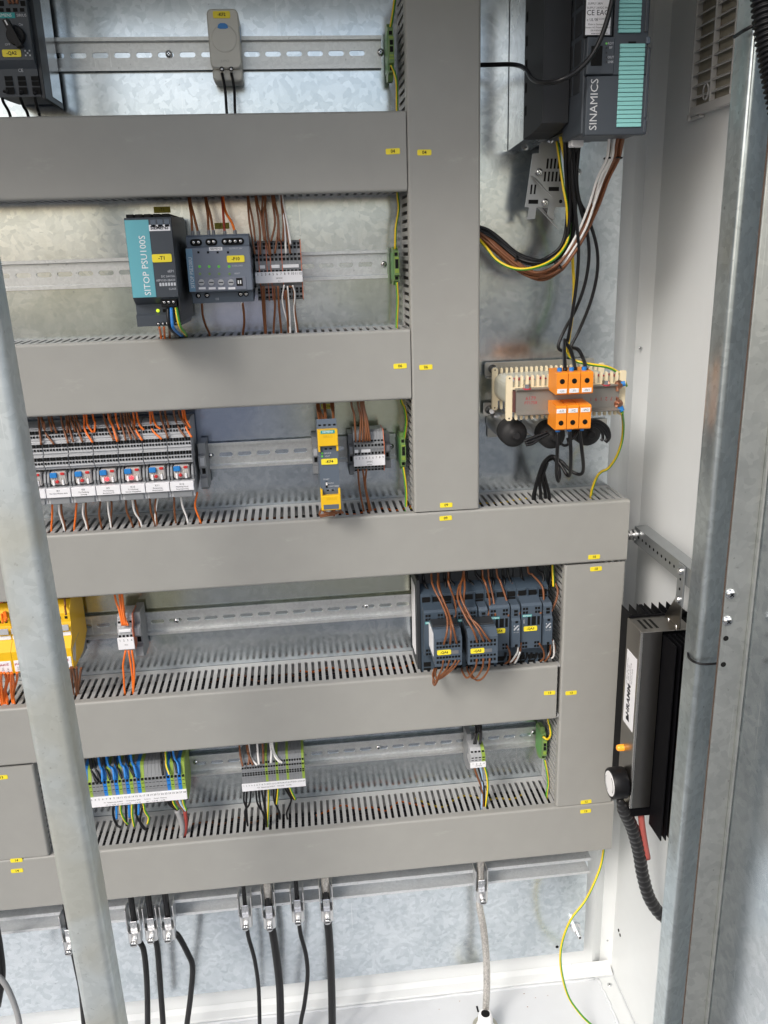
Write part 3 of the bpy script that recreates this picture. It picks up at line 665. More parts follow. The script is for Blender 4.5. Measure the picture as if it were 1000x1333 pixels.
# earth terminals (green yellow), one per rail
def earth_terminal(label, cx, zc, h=58, yf=-46, w_=6.2):
    t = thing('earth_terminal', label, 'terminal', (cx, 0, zc-h/2), 'green earth terminals at the rail ends')
    H = h/2
    pr = [(-7, zc-H*.55), (-7, zc+H*.7), (-16, zc+H*.98), (-30, zc+H), (-34, zc+H*.85), (-40, zc+H*.8), (-40, zc+H*.5), (yf, zc+H*.45), (yf, zc-H*.45), (-40, zc-H*.5), (-40, zc-H*.75), (-33, zc-H*.8), (-28, zc-H), (-16, zc-H)]
    MB().prism(pr, 'x', cx-w_/2, cx+w_/2).build('body', PEG, t)
    MB().box(cx-w_/2-.5, cx-w_/2+.1, -38, -9, zc-H*.7, zc+H*.7, .3).build('side_plate', TGREEN, t)
    for f, y, hh in ((.62, -40.1, 4), (.25, yf-.1, 5), (.02, yf-.1, 6), (-.62, -40.1, 4)): hole(t, cx, zc+f*H, y, w_*.62, hh)
    for f in (.42, -.2, -.3): MB().box(cx-w_*.4, cx+w_*.4, yf-.6, yf+.2, zc+f*H-1, zc+f*H+1).build('marker', TGRY, t)
    return t
def et(label, px, py, zc, h): return earth_terminal(label, at(px, py, -40)[0], zc, h)
et('green earth terminal on the top rail beside the upright duct', 509, 65, 516, 60)
et('green earth terminal on the rail of the power supply', 516, 345, 276, 46)
et('green earth terminal on the rail of the relay row', 524.5, 580, 38, 50)
et('green earth terminal on the lowest rail beside the short upright duct', 708, 968, -431, 56)
wire('PE', '', 'q', [(165, -40), (148, 90), (125, 235)], (-50, -40), 1.7, label='green and yellow wire into the top of the uppermost earth terminal')
wire('PE', '', 'q', [(130, 565), (160, 640), (178, 740), (180, 945)], (-40, -40, -42, -48), 1.7, dn=30, label='green and yellow wire leaving the uppermost earth terminal downwards')
wire('PE', '', 't', [(394, 92), (400, 170), (385, 270), (382, 380)], (-45, -42, -40, -38), 1.6, up=30, label='green and yellow wire down to the second earth terminal')
wire('PE', '', 't', [(390, 555), (395, 640), (392, 720), (390, 795)], (-38, -42), 1.6, dn=30, ang=math.pi, label='yellow and green wire below the second earth terminal')
wire('PE', '', 'd', [(790, 110), (815, 170), (828, 270), (812, 400)], (-55, -45, -42, -38), 1.7, up=40, ang=math.pi, label='yellow and green wire into the third earth terminal from above')
wire('PE', '', 'd', [(805, 600), (820, 700), (828, 800), (825, 912)], (-38, -42, -44, -46), 1.7, dn=30, ang=math.pi, label='yellow and green wire below the third earth terminal')
wire('PE', '', 'i', [(568, 75), (580, 130), (585, 180), (565, 212), (535, 195)], (-55, -52, -52, -46, -40), 1.7, up=40, label='green and yellow wire curling into the lowest earth terminal')
wire('PE', '', 'i', [(545, 345), (560, 420), (568, 500), (560, 560)], (-36, -42, -46, -50), 1.7, dn=25, ang=math.pi, label='yellow wire dropping from the lowest earth terminal')
# ------------------------------------------------------------------ row 2: power supply
YP = -140
x0 = at(161, 283, YP)[0]; x1 = at(222, 283, YP)[0]; zt = at(190, 283, YP)[1]; zm = at(205, 387, YP)[1]; zb = at(210, 425, YP)[1]
xl2 = x0+1
t = thing('power_supply', 'tall dark power supply with turquoise stripe and yellow T1 tag', 'power supply', ((x0+x1)/2, 0, zb))
MB().prism([(-8, zb+6), (-8, zt+2), (-20, zt+4), (YP+3, zt), (YP, zt-2), (YP, zm), (YP+13, zm-8), (YP+13, zb+14), (YP+8, zb+12), (YP+8, zb), (-40, zb-2)], 'x', x0, x1).build('body', ANTH, t)
MB().box(x1-.4, x1+.7, YP+2, -9, zb+3, zt+1, .3).build('side_panel', ANTHD, t)
xs = at(193.5, 290, YP)[0]
MB().box(x0+.3, xs, YP-.5, YP+.4, zm+.3, zt-2.4, .2).build('turquoise_stripe', TEAL, t)
text(t, 'SITOP PSU100S', (x0+xs)/2+1.5+3, (zm+zt)/2-8, YP-.65, 6.8, WHITE, rot=math.pi/2)
mb = MB()
for k in range(3): xa_ = xs+2+k*(x1-xs-2)/3; mb.box(xa_, xa_+(x1-xs-2)/3-1.5, YP-.4, YP+.5, zt-10.5, zt-2.5, .4)
mb.build('vent_rib', ANTH2, t)
for k in range(5): xa_ = x0+2+k*(x1-x0-2)/5; MB().box(xa_, xa_+(x1-x0)/5-2.6, YP+4, -25, zt+.2, zt+3.6).build('top_slot', HOLE, t)
x, z = at(207.5, 296.5, YP); pl = MB().box(x-11.5, x+11.5, YP-.4, YP+.3, z-3.2, z+3.2).build('brand_plate', LABEL, t); text(pl, 'SIEMENS', x, z, YP-.5, 3.6, INK, bold=.15)
x, z = at(211, 336, YP); name_tag(t, x, z, YP, '-T1', 21, 8.5, ts=3.8)
for py, s_, h_ in ((353, '6EP1', 2.6), (359.5, 'DC 24V/5A', 2.2), (364.5, '6EP1333-2BA20', 2.2), (376, 'CLASS', 2.0)):
    x, z = at(227, py, YP); text(t, s_, x1-1.5, z, YP-.2, h_, GREYL, align='RIGHT')
x, z = at(220, 370, YP); mb = MB(); holes_mb(mb, [(x1-18+k*3.1, z) for k in range(6)], YP, 2.2, 3.4, .15); mb.build('code_print', GREYL, t)
mb = MB(); zz = at(220, 393, YP+13)[1]; xs3 = [at(px, 393, YP+10)[0] for px in (215, 221, 227)]
MB().box(xs3[0]-3.6, xs3[2]+3.6, YP+4, YP+14, zz-5, zz+4, .5).build('terminal_row', BLACK, t); socket_row(t, xs3, zz, YP+4, 2.4)
x, z = at(205.5, 404.5, YP+12); MB().lathe((x, YP+13, z), (0, -1, 0), [(0, 2), (1.4, 1.8), (2, 1)], 10).build('lamp', YGL, t)
x, z = at(214, 404.5, YP+12); hole(t, x, z, YP+13, 3.5, 3.5)
x, z = at(206, 409, YP+12); text(t, '24V O.K.', x, z, YP+12.8, 1.8, GREYL)
zz = at(215, 421.5, YP+8)[1]; socket_row(t, [at(px, 421.5, YP+8)[0] for px in (206.5, 212.5, 218, 229.5, 235)], zz, YP+8, 2.3)
wire('black', 'at the foot of the power supply', 'b', [(345, 705), (345, 780), (360, 840), (400, 880), (420, 900)], (YP+5, YP, YP+5, -100, -70), 1.8, dn=10)
wire('blue', 'at the foot of the power supply', 'b', [(365, 705), (370, 780), (380, 835), (420, 875), (435, 890)], (YP+5, YP, YP+2, -100, -70), 1.9, dn=10)
wire('PE', '', 'b', [(398, 705), (408, 770), (425, 830), (455, 870), (462, 885)], (YP+5, YP, YP+2, -105, -70), 1.9, dn=10, label='green and yellow wire at the foot of the power supply')
for pts in ([(288, 830), (293, 860), (298, 888)], [(318, 830), (320, 860), (322, 888)]): wire('orange', 'below the power supply', 'b', pts, (YP+10, -80), 1.3, dn=15)
wire('brown', 'below the power supply', 'b', [(352, 830), (354, 860), (355, 888)], (YP+10, -80), 1.3, dn=15)
# ------------------------------------------------------------------ selectivity module
YS = -98
x0, x1 = at(242, 330, YS)[0], at(326, 330, YS)[0]; zt = at(285, 305.5, YS+8)[1]; zf0 = at(285, 321.5, YS)[1]; zf1 = at(285, 379, YS)[1]; zb = at(288, 394, YS+14)[1]
t = thing('selectivity_module', 'squat blue grey electronic module with four dials and yellow F10 tag', 'electronic module', ((x0+x1)/2, 0, zb))
MB().prism([(-8, zb+10), (-8, zt-8), (-60, zt+1), (YS+10, zt), (YS+7, zt-2), (YS+7, zf0+1), (YS, zf0), (YS, zf1), (YS+16, zf1-2), (YS+16, zb), (-50, zb)], 'x', x0+1, x1-1).build('body', ANTH2, t)
MB().box(x0, x1, YS-.8, YS+30, zf1, zf0, .8).build('front_cover', SLATE, t)
xs = at(252, 345, YS)[0]; MB().box(x0+.3, xs, YS-1.4, YS-.5, zf1+.5, zf0-1, .2).build('blue_stripe', plastic('muted blue stripe', (.16, .30, .42), .45), t)
text(t, 'SITOP PSE200U', (x0+xs)/2+1, (zf0+zf1)/2-3, YS-1.5, 4.0, WHITE, rot=math.pi/2, sx=.92)
for grp in ((252, 258.5), (272, 278.5), (293, 299.8, 306.5, 313.5)):
    zz = at(280, 315, YS+7)[1]; xs_ = [at(p, 315, YS+7)[0] for p in grp]
    mb = MB().prism(rounded(xs_[0]-4, xs_[-1]+4, zz-3.8, zz+3.8, 3.7, 4), 'y', YS+6.2, YS+8); mb.build('terminal_pocket', HOLE, t); socket_row(t, xs_, zz, YS+6.2, 2.9)
x, z = at(281, 324, YS); pl = MB().box(x-7.5, x+7.5, YS-1.2, YS-.6, z-1.9, z+1.9).build('brand_plate', LABEL, t); text(pl, 'SIEMENS', x, z, YS-1.3, 2.3, INK)
x, z = at(307, 323.5, YS); text(t, 'OUTPUT 24V', x, z, YS-1, 1.8, GREYL)
x, z = at(307, 337, YS); name_tag(t, x, z, YS-.8, '-F10', 20, 7.6, ts=3.6)
for i, px in enumerate((258.5, 271, 283.5, 297)):
    x, z = at(px, 328.5, YS); hole(t, x, z, YS-.8, 2.4, 2.4)
    x, z = at(px+1.5, 347, YS); MB().lathe((x, YS-.7, z), (0, -1, 0), [(0, 1.6), (.8, 1.4)], 10).build('lamp', GREENL, t)
    x, z = at(px+2, 356.5, YS); MB().lathe((x, YS-.7, z), (0, -1, 0), [(0, 1.6), (.8, 1.4)], 10).build('button', PEG, t)
x, z = at(309, 346, YS); text(t, 'OVERLOAD', x, z, YS-1, 1.7, GREYL); x, z = at(309, 356, YS); text(t, 'RESET', x, z, YS-1, 1.7, GREYL)
xa_, xb_, za_, zb_ = rect(259, 321, 361, 377.5, YS)
win = MB().box(xa_, xb_, YS-1.6, YS-.6, za_, zb_, .4).build('dial_window', plastic('smoky window', (.20, .22, .27), .15, .5, .03, 0), t)
for px in (262.5, 275.5, 288, 301):
    x, z = at(px, 367.5, YS); MB().lathe((x, YS-1.5, z), (0, -1, 0), [(0, 3.6), (1.2, 3.4)], 16).box(x-2.6, x+2.6, YS-3.0, YS-2.6, z-.5, z+.5, mi=1).build('dial', [TGREYL, INK], win)
    x, z = at(px+1, 375.2, YS); MB().box(x-4, x+4, YS-1.9, YS-1.5, z-1.2, z+1.2).build('dial_label', LABEL, win)
x, z = at(312, 367, YS); mb = MB().box(x-3.6, x+3.6, YS-2, YS-1.5, z-4.4, z+4.4).box(x-2, x-.6, YS-2.3, YS-1.9, z-2, z+2, mi=1).box(x+.6, x+2, YS-2.3, YS-1.9, z-2, z+2, mi=1); mb.build('switch_block', [HOLE, WHITE], win)
zz = at(285, 384, YS+16)[1]; socket_row(t, [at(p, 384, YS+15)[0] for p in (258, 269.5, 313.5, 320.5)], zz, YS+16, 3.1)
x, z = at(293, 389, YS+16); text(t, 'CE', x-9, z, YS+15.8, 2.4, GREYL)
for cc, pts in (('brown', [(80, 148), (95, 250), (103, 368)]), ('brown', [(88, 148), (112, 250), (141, 368)]), ('brown', [(188, 146), (203, 250), (208, 362)]), ('brown', [(194, 146), (220, 250), (239, 362)]), ('red', [(296, 140), (303, 230), (313, 368)]), ('orange', [(303, 140), (320, 230), (360, 300), (380, 362)])):
    wire(cc, 'into the top of the squat blue grey module', 'a', pts, (-50, -78), 1.5, up=35)
    x, z = at(*zp('a', *pts[-1]), -82); MB().cyl((x, -79, z+2), (x, -82, z-6), 2, n=8).build('ferrule', TGREYD, t)
wire('brown', 'below the squat blue grey module', 'a', [(165, 822), (170, 900), (190, 970), (216, 1030)], (-80, -55), 1.4, dn=20)
wire('brown', 'below the squat blue grey module', 'a', [(430, 822), (438, 880), (440, 960), (432, 1030)], (-80, -55), 1.4, dn=20)
wire('white', 'below the squat blue grey module', 'a', [(424, 822), (430, 860), (438, 910)], (-80, -60), 1.2)
# yellow tags stuck on the plate
for lb, px, py, s_, w_ in (('dark yellow T1 tag on the plate behind the power supply', 211, 273, '-T1', 20), ('dark yellow F10 tag on the plate above the squat module', 289, 294, '-F10', 18), ('dark yellow tag on the plate above the yellow safety relay', 426, 529, '-KF4', 16)):
    x, z = at(px, py, -1); q = MB().box(x-w_/2, x+w_/2, -1.4, -.1, z-3.6, z+3.6, .3).build('plate_tag', plastic('plate tag yellow', (.42, .37, .04), .5, .4, .05, 0)); tag(q, lb, 'label'); text(q, s_, x, z, -1.5, 3.4, INK)
# ------------------------------------------------------------------ terminal strips
def term_mesh(w_, h, yf, slope):
    """side profile of one terminal, centred in z"""
    H = h/2
    return [(-7.5, -H*.5), (-7.5, H*.62), (-18, H*.98), (yf+14, H), (yf+9, H*.92), (yf+4, H*.5), (yf, H*.42), (yf, -H*.42), (yf+4, -H*.5), (yf+9, -H*.94), (yf+14, -H), (-18, -H*.9)]
def term_strip(label, x0, x1, zc, h, yf, n, colors, rows, bands=None, seps=(), label_f=None, jump=(), lab_lines=(), ends=(), ow=.62, oh=3.4, grp=None, cat='terminal strip'):
    t = thing('terminal_strip', label, cat, ((x0+x1)/2, 0, zc-h/2), grp)
    p = (x1-x0)/n; H = h/2; cache = {}
    def yat(f):   # front surface depth at height fraction f (-1..1)
        a = abs(f)
        return yf if a < .42 else (yf+4*(a-.42)/.08 if a < .5 else (yf+4+5*(a-.5)/.42 if a < .92 else yf+9))
    for i in range(n):
        c = colors[i % len(colors)] if not callable(colors) else colors(i)
        key = c.name
        if key not in cache:
            mb = MB().prism([(a, b+zc) for a, b in term_mesh(p, h, yf, 0)], 'x', x0+.15, x0+p-.15)
            for f in rows: mb.box(x0+p/2-p*ow/2, x0+p/2+p*ow/2, yat(f)-.5, yat(f)+1, zc+f*H-oh/2, zc+f*H+oh/2, mi=1)
            for f in (bands or ()): mb.box(x0+.1, x0+p-.1, yat(f)-1.2, yat(f)+.5, zc+f*H-1, zc+f*H+1, mi=0)
            cache[key] = mb.build('terminal_block', [c, HOLE], t); o = cache[key]
        else:
            o = cache[key].copy(); C.objects.link(o); o.parent = t; ORG[o.name] = ORG[t.name]
        o.location = (i*p*.001, 0, 0)
    for i in seps: MB().prism([(a-1.2 if a < -8 else a, b*1.03+zc) for a, b in term_mesh(p, h, yf, 0)], 'x', x0+p*i-.45, x0+p*i+.45).build('separator_plate', TORG, t)
    if label_f is not None:
        f0, f1 = label_f
        mb = MB().box(x0-1, x1+.5, yf-2.6, yf-.2, zc+f0*H, zc+f1*H, .3); ls = mb.build('label_strip', LABEL, t)
        zc_ = zc+(f0+f1)/2*H; hh = (f1-f0)*H
        if lab_lines:
            for i in range(n): text(ls, str(i+1), x0+p*(i+.5), zc_+hh*.28, yf-2.75, min(2.9, p*.62), INK)
            for k, s_ in enumerate(lab_lines): text(ls, s_, (x0+x1)/2, zc_-hh*(.1+.26*k), yf-2.75, 1.9, INK)
    for i0, i1, f in jump: MB().box(x0+p*i0+.5, x0+p*i1-.5, yat(f)-1.8, yat(f)+.5, zc+f*H-2, zc+f*H+2, .4).build('jumper_bar', LABEL, t)
    return t
def end_bracket(label, cx, zc, w_=9, h=46, yf=-40):
    t = thing('end_bracket', label, 'end bracket', (cx, 0, zc-h/2), 'grey rail end brackets')
    MB().prism([(-6, zc-h*.5), (-6, zc+h*.5), (yf+8, zc+h*.5), (yf+8, zc+h*.28), (yf, zc+h*.25), (yf, zc+h*.02), (yf+9, zc), (yf+9, zc-h*.2), (yf, zc-h*.22), (yf, zc-h*.42), (yf+12, zc-h*.5)], 'x', cx-w_/2, cx+w_/2).build('body', TGREY, t)
    hole(t, cx, zc-h*.1, yf+9, w_*.5, h*.12, 'clamp_opening'); MB().box(cx-w_*.3, cx+w_*.3, yf-.6, yf+.2, zc+h*.05, zc+h*.22, .2).build('marker', TGREYL, t)
    return t
x0, x1, z0, z1 = rect(333, 393, 313, 391, -62)
z0 = at(363, 390.5, -52)[1]; z1 = at(362, 313, -52)[1]
st = term_strip('twelve-way dark grey terminal strip with orange separators and white labels', x0, x1, (z0+z1)/2, z1-z0, -62, 12, [TGREY], (.88, .76, .52, .38, -.02, -.28, -.62, -.72, -.88), bands=(.2,), seps=(1, 3, 4, 7, 12), label_f=(-.40, -.03), jump=((1, 2.6, .14), (4, 6.4, .14), (7, 11.4, .14)), lab_lines=('24VDC', 'L+'), ow=.64, oh=3.2)
end_bracket('dark end bracket between squat module and twelve-way terminal strip', at(328, 345, -30)[0], 279, 6, 48, -45)
for pts, cc in (([(462, 138), (475, 300), (510, 505)], 'brown'), ([(468, 138), (498, 300), (512, 420)], 'brown'), ([(513, 138), (540, 330), (545, 505)], 'brown'), ([(520, 138), (548, 250), (572, 415)], 'brown'),
                ([(560, 138), (555, 300), (600, 490), (605, 505)], 'brown'), ([(573, 138), (590, 330), (612, 505)], 'brown'), ([(580, 138), (565, 250), (580, 415)], 'brown'), ([(622, 138), (640, 300), (615, 420)], 'brown'), ([(630, 138), (662, 300), (640, 500)], 'brown'), ([(636, 138), (660, 260), (668, 420)], 'brown'),
                ([(680, 138), (695, 300), (692, 420)], 'brown'), ([(682, 138), (715, 330), (740, 500)], 'brown'), ([(678, 160), (700, 300), (712, 500)], 'white'), ([(688, 138), (725, 330), (742, 440)], 'white')):
    wire(cc, 'above the twelve-way terminal strip', 'a', pts, (-50, -66), 1.25, up=35)
for pts, cc in (([(558, 712), (562, 850), (576, 1015)], 'brown'), ([(568, 712), (573, 850), (582, 1015)], 'brown'), ([(636, 712), (640, 850), (632, 1015)], 'brown'), ([(660, 712), (668, 860), (682, 1015)], 'brown'), ([(700, 705), (690, 820), (738, 1012)], 'white'), ([(712, 740), (718, 860), (728, 1012)], 'brown'), ([(722, 712), (735, 870), (742, 1010)], 'white'), ([(735, 712), (765, 740), (768, 860), (790, 1012)], 'brown'), ([(755, 708), (770, 760), (765, 870), (780, 1010)], 'white')):
    wire(cc, 'below the twelve-way terminal strip', 'a', pts, (-64, -50), .95 if cc == 'white' else 1.35, dn=25)
# ------------------------------------------------------------------ row 3: relay row
YR = -70
pz = [42.5, 75, 107.3, 139.8, 172.3, 205.6, 237.5]; xs = [at(p, 635, YR-8)[0] for p in pz]
pit = (xs[-1]-xs[0])/6; xs = [xs[-1]-pit*k for k in range(8)][::-1]
ztop = at(150, 549, -55)[1]; zmid = at(160, 606, -66)[1]; zlab = at(160, 633, -78)[1]; zbot = at(160, 649.5, -70)[1]
names = ['K5', 'K6', 'K7', 'K8', 'K9', 'K10', 'K11', 'K12']; l2 = ['Ein/Aus', 'Ein/Aus', 'Vor-Ort Modus aktiv', 'TU Meldung', 'TU Meldung', 'TU Meldung', 'Einspeisung', 'Meldung Hand']
l3 = ['', '', '', 'Störung', 'Betriebsbereit', 'Betrieb freigegeben', 'Hauptschalter', 'Steuerspannung']
lit = {4, 5}; proto = None
def relay_module(i):
    xc = xs[i]; hw = pit/2-.35
    t = thing('relay_module', 'x', 'relay', (xc, 0, zbot), 'clear relays in grey sockets')
    MB().prism([(-8, zbot+6), (-8, ztop-3), (-40, ztop), (-56, ztop-3), (YR+4, zmid+4), (YR+4, zmid), (-52, zmid-2), (-52, zlab+4), (YR-4, zlab), (YR-4, zbot), (-40, zbot)], 'x', xc-hw, xc+hw).build('socket_body', TGREYL, t)
    # three tiers of spring terminals on the sloping upper face
    for k in range(3):
        za = ztop-4-(ztop-zmid-6)*k/3; zb_ = ztop-4-(ztop-zmid-6)*(k+1)/3+1.2; yv = -54-9*k/2-2
        MB().prism([(yv+6, zb_), (yv+2, za), (yv-2.5, za-1), (yv-4.5, zb_+.8), (yv-3, zb_)], 'x', xc-hw+.3, xc+hw-.3).build('terminal_tier', TGREYL, t)
        mb = MB()
        for q in range(4):
            xq = xc-hw+hw*2*(q+.5)/4
            for dx in (-1.75, 1.75):
                mb.box(xq+dx-1.4, xq+dx+1.4, yv-4.6, yv-1, za-6.5, za-2.5); mb.box(xq+dx-1.0, xq+dx+1.0, yv-5.2, yv-1, za-11, za-8.5)
        mb.build('opening', HOLE, t)
    # relay itself
    rz0, rz1 = zlab+4, zmid-3
    for sx in (xc-hw+.4, xc+hw-3.0): MB().prism([(-44, zlab+2), (-68, zlab+2), (-70, zlab+8), (-66, zmid-6), (-56, zmid-1), (-44, zmid-1)], 'x', sx, sx+2.6).build('side_arm', TGREY, t)
    rel = MB().box(xc-10, xc+10, -70, -45, rz0, rz1, 1.5).build('relay', CLEAR, t)
    MB().box(xc-9.5, xc-1.0, -73, -68, rz1-7, rz1-.5, .8).build('blue_lever', BLUEP, rel)
    MB().box(xc+3, xc+8, -71, -68, rz1-4, rz1-.8, .5).build('red_flag', REDP, rel)
    mb = MB()
    for dx in (-5, -2, 3.5, 6): mb.cyl((xc+dx, -70.3, rz1-9), (xc+dx*.8, -70.3, rz0+9), .8, n=6)
    mb.build('contact_springs', SENS, rel)['kind'] = 'stuff'
    MB().box(xc-7.6, xc-5, -71.5, -69, rz0, rz0+7, .4).box(xc+4, xc+6.4, -71.5, -69, rz0, rz0+7, .4).build('white_stub', LABEL, rel)
    MB().lathe((xc-1.6, -69.5, rz0+4.5), (0, -1, 0), [(0, 2.2), (2.5, 2.2), (3.2, 1.2)], 12).build('lamp', REDL if i in lit else REDP, rel)
    lab = MB().box(xc-hw+.2, xc+hw-.2, YR-9, YR-4, zlab-9.8, zlab+1.8, .4).build('label_plate', LABEL, t)
    MB().box(xc-hw+3, xc+hw-3, YR-6, -50, zbot-.5, zlab-9.9, .5).build('lower_terminals', TGREY, t)
    return t, lab
for i in range(8):
    t, lab = relay_module(i); z_ = zlab-4.5
    t['label'] = f'clear relay {names[i]} in grey socket, '+{4: 'its red lamp lit, labelled K9', 5: 'its red lamp lit, labelled K10'}.get(i, 'its red lamp dark, white label') if i > 1 else ('relay hidden behind the left post, farthest left in the row' if i == 0 else 'relay half hidden beside the left post')
    text(lab, names[i], xs[i], z_+3.2, YR-9.15, 2.4, INK); text(lab, l2[i], xs[i], z_+.0, YR-9.15, 1.8, INK)
    if l3[i]: text(lab, l3[i], xs[i], z_-2.9, YR-9.15, 1.7, INK)
end_bracket('end bracket at the right of the relay row', at(262, 585, -40)[0]+1, 34, 9, 62, -50)
rw = dict(brown=[[(178, 150), (185, 220), (192, 282)], [(190, 150), (215, 230), (252, 280)], [(192, 150), (205, 180), (208, 212)], [(226, 150), (235, 190), (242, 222)], [(240, 150), (250, 190), (264, 228)], [(283, 148), (300, 220), (318, 275)], [(308, 148), (310, 190), (314, 228)], [(316, 148), (325, 210), (342, 270)], [(328, 148), (335, 180), (352, 222)], [(343, 146), (360, 210), (385, 270)], [(355, 146), (365, 180), (378, 222)],
              [(482, 141), (500, 200), (530, 262)], [(512, 141), (530, 200), (552, 265)], [(560, 138), (570, 200), (586, 262)], [(575, 138), (590, 200), (612, 258)], [(588, 138), (605, 200), (636, 258)], [(600, 138), (612, 170), (625, 212)], [(745, 130), (760, 190), (782, 252)], [(768, 130), (778, 170), (786, 205)], [(808, 128), (830, 200), (862, 246)], [(832, 128), (850, 170), (880, 202)]],
          orange=[[(390, 146), (395, 210), (432, 272)], [(402, 146), (408, 190), (432, 226)], [(432, 144), (442, 180), (440, 225)], [(503, 141), (525, 200), (546, 268)], [(538, 140), (545, 180), (556, 212)], [(620, 136), (632, 210), (662, 262)], [(636, 136), (650, 190), (670, 214)], [(697, 132), (708, 210), (752, 256)], [(708, 132), (725, 190), (748, 210)], [(848, 126), (865, 200), (892, 248)], [(858, 126), (868, 170), (887, 204)]])
for cc in rw:
    for pts in rw[cc]: wire(cc, 'into the top of the relay sockets', 'c', pts, [-52, -60, -62 if pts[-1][1] < 232 else -67], 1.35, up=50)
for cc, pts in (('orange', [(243, 545), (243, 610), (240, 690)]), ('white', [(275, 545), (278, 600), (298, 665)]), ('brown', [(285, 545), (288, 600), (302, 660)]), ('orange', [(357, 540), (352, 610), (346, 690)]), ('white', [(392, 536), (386, 600), (403, 660)]), ('brown', [(400, 536), (400, 600), (406, 640)]), ('brown', [(470, 530), (462, 600), (472, 662)]), ('white', [(500, 527), (505, 590), (516, 655)]), ('brown', [(516, 527), (520, 570), (516, 640)]), ('brown', [(585, 523), (590, 590), (616, 655)]), ('white', [(614, 522), (625, 590), (657, 648)]), ('brown', [(625, 522), (632, 560), (645, 620)]), ('brown', [(697, 518), (702, 590), (722, 655)]), ('white', [(738, 516), (728, 560), (722, 640)]), ('brown', [(728, 516), (722, 570), (730, 640)]), ('brown', [(810, 508), (812, 590), (820, 658)]), ('white', [(838, 506), (850, 570), (872, 632)]), ('orange', [(918, 503), (908, 570), (934, 645)])):
    wire(cc, 'below the relay row', 'c', pts, (-64, -58), 1.3, dn=25)
# ------------------------------------------------------------------ safety relay with yellow ends
YK = -118
x0, x1 = at(415.5, 600, YK)[0], at(441, 600, YK)[0]
zt = at(427, 559, YK)[1]; ztb = at(429, 583, YK)[1]; zbt = at(431, 640, YK)[1]; zb = at(432, 663, YK)[1]
xo = 1.0
t = thing('safety_relay', 'slim dark safety relay with yellow terminal covers and KF4 tag', 'safety relay', ((x0+x1)/2, 0, zb))
MB().prism([(-8, zb+12), (-8, zt-10), (-60, zt+2), (YK+16, zt+10), (YK+6, zt+2), (YK+2, ztb), (YK+2, zbt), (YK+6, zb-1), (-60, zb)], 'x', x0, x1).build('body', ANTH2, t)
MB().box(x0-.3, x1+.3, YK-4, YK+12, ztb+3, zt, .8).box(x0-.3, x0+2.2, YK-3, YK+12, ztb-4, ztb+3.2, .4).box(x1-2.2, x1+.3, YK-3, YK+12, ztb-4, ztb+3.2, .4).build('upper_cover', YELP, t)
MB().box(x0-.3, x1+.3, YK-4, YK+12, zb, zbt-4, .8).box(x0-.3, x0+2.2, YK-3, YK+12, zbt-4.1, zbt+4, .4).box(x1-2.2, x1+.3, YK-3, YK+12, zbt-4.1, zbt+4, .4).build('lower_cover', YELP, t)
MB().box(x0+2.5, x1-2.5, YK-4.3, YK-3.7, zb+1.5, zb+7.5).build('lower_plate', ANTH2, t)
x, z = at(426.5, 562.2, YK-4); pl = MB().box(x-8.5, x+8.5, YK-4.5, YK-3.8, z-2, z+2).build('brand_plate', TEALD, t); text(pl, 'SIEMENS', x, z, YK-4.6, 2.5, WHITE)
ems = plastic('embossed yellow', (.60, .36, .01), .5)
x, z = at(427, 568.5, YK-4); text(t, 'SIRIUS', x, z, YK-4.15, 3.0, ems); x, z = at(432, 649.5, YK-4); text(t, 'SIRIUS', x, z, YK-4.15, 3.4, ems)
for py, s_ in ((590.5, 'DEVICE'), (594.5, 'OUT')):
    x, z = at(425, py, YK); text(t, s_, x+1.5, z, YK+1.8, 1.9, GREYL); x, z = at(419.5, py, YK); MB().cyl((x, YK+2.2, z), (x, YK+1.2, z), 1.2, n=8).build('lamp', GREENL, t)
x, z = at(429, 601.2, YK); name_tag(t, x, z, YK+2, '-KF4', 20, 7.2, ts=3.4)
for px, py, s_ in ((425, 624.5, 'START'), (431, 629.5, 'AUTO'), (434, 633.5, 'MONITORED'), (431, 638, 'DC 24V')): x, z = at(px, py, YK); text(t, s_, x, z, YK+1.8, 1.8, GREYL)
x, z = at(425.4, 631.5, YK); hole(t, x, z, YK+2, 2.4, 8); MB().box(x-1, x+1, YK-.5, YK+2, z, z+3).build('slide_switch', WHITE, t)
mb = MB(); xs5 = [x0+3+k*(x1-x0-6)/3 for k in range(4)]
holes_mb(mb, [(xx, zt+3.5) for xx in xs5], YK+8, 3, 3, .8); holes_mb(mb, [(xx, ztb-1.5) for xx in xs5[1:3]], YK+2, 3, 2); holes_mb(mb, [(xx, zbt+1.5) for xx in xs5[1:3]], YK+2, 3, 2); mb.build('opening', HOLE, t)
end_bracket('grey end bracket left of the slim safety relay', at(410.5, 587, -30)[0], 38, 8, 52, -42)
for pts in ([(180, 140), (192, 230), (206, 322)], [(194, 140), (226, 255), (214, 322)], [(190, 140), (205, 240), (222, 322)], [(230, 138), (240, 240), (246, 322)], [(240, 138), (248, 240), (252, 322)], [(283, 136), (300, 230), (287, 322)], [(291, 136), (298, 250), (294, 322)], [(300, 136), (304, 260), (302, 322)]):
    wire('brown', 'into the top of the slim safety relay', 'd', pts, (-52, -80, YK+8), 1.3, up=50)
for pts in ([(222, 885), (200, 945), (240, 940), (300, 925), (372, 928)], [(300, 905), (305, 940), (260, 950), (205, 960)], [(285, 905), (330, 935), (250, 930), (215, 905)], [(345, 890), (355, 915), (372, 935)]):
    wire('brown', 'looping under the slim safety relay', 'd', pts, -96, 1.3)
wire('red', 'under the slim safety relay', 'd', [(305, 900), (308, 930), (306, 950)], (-100, -80), 1.5)
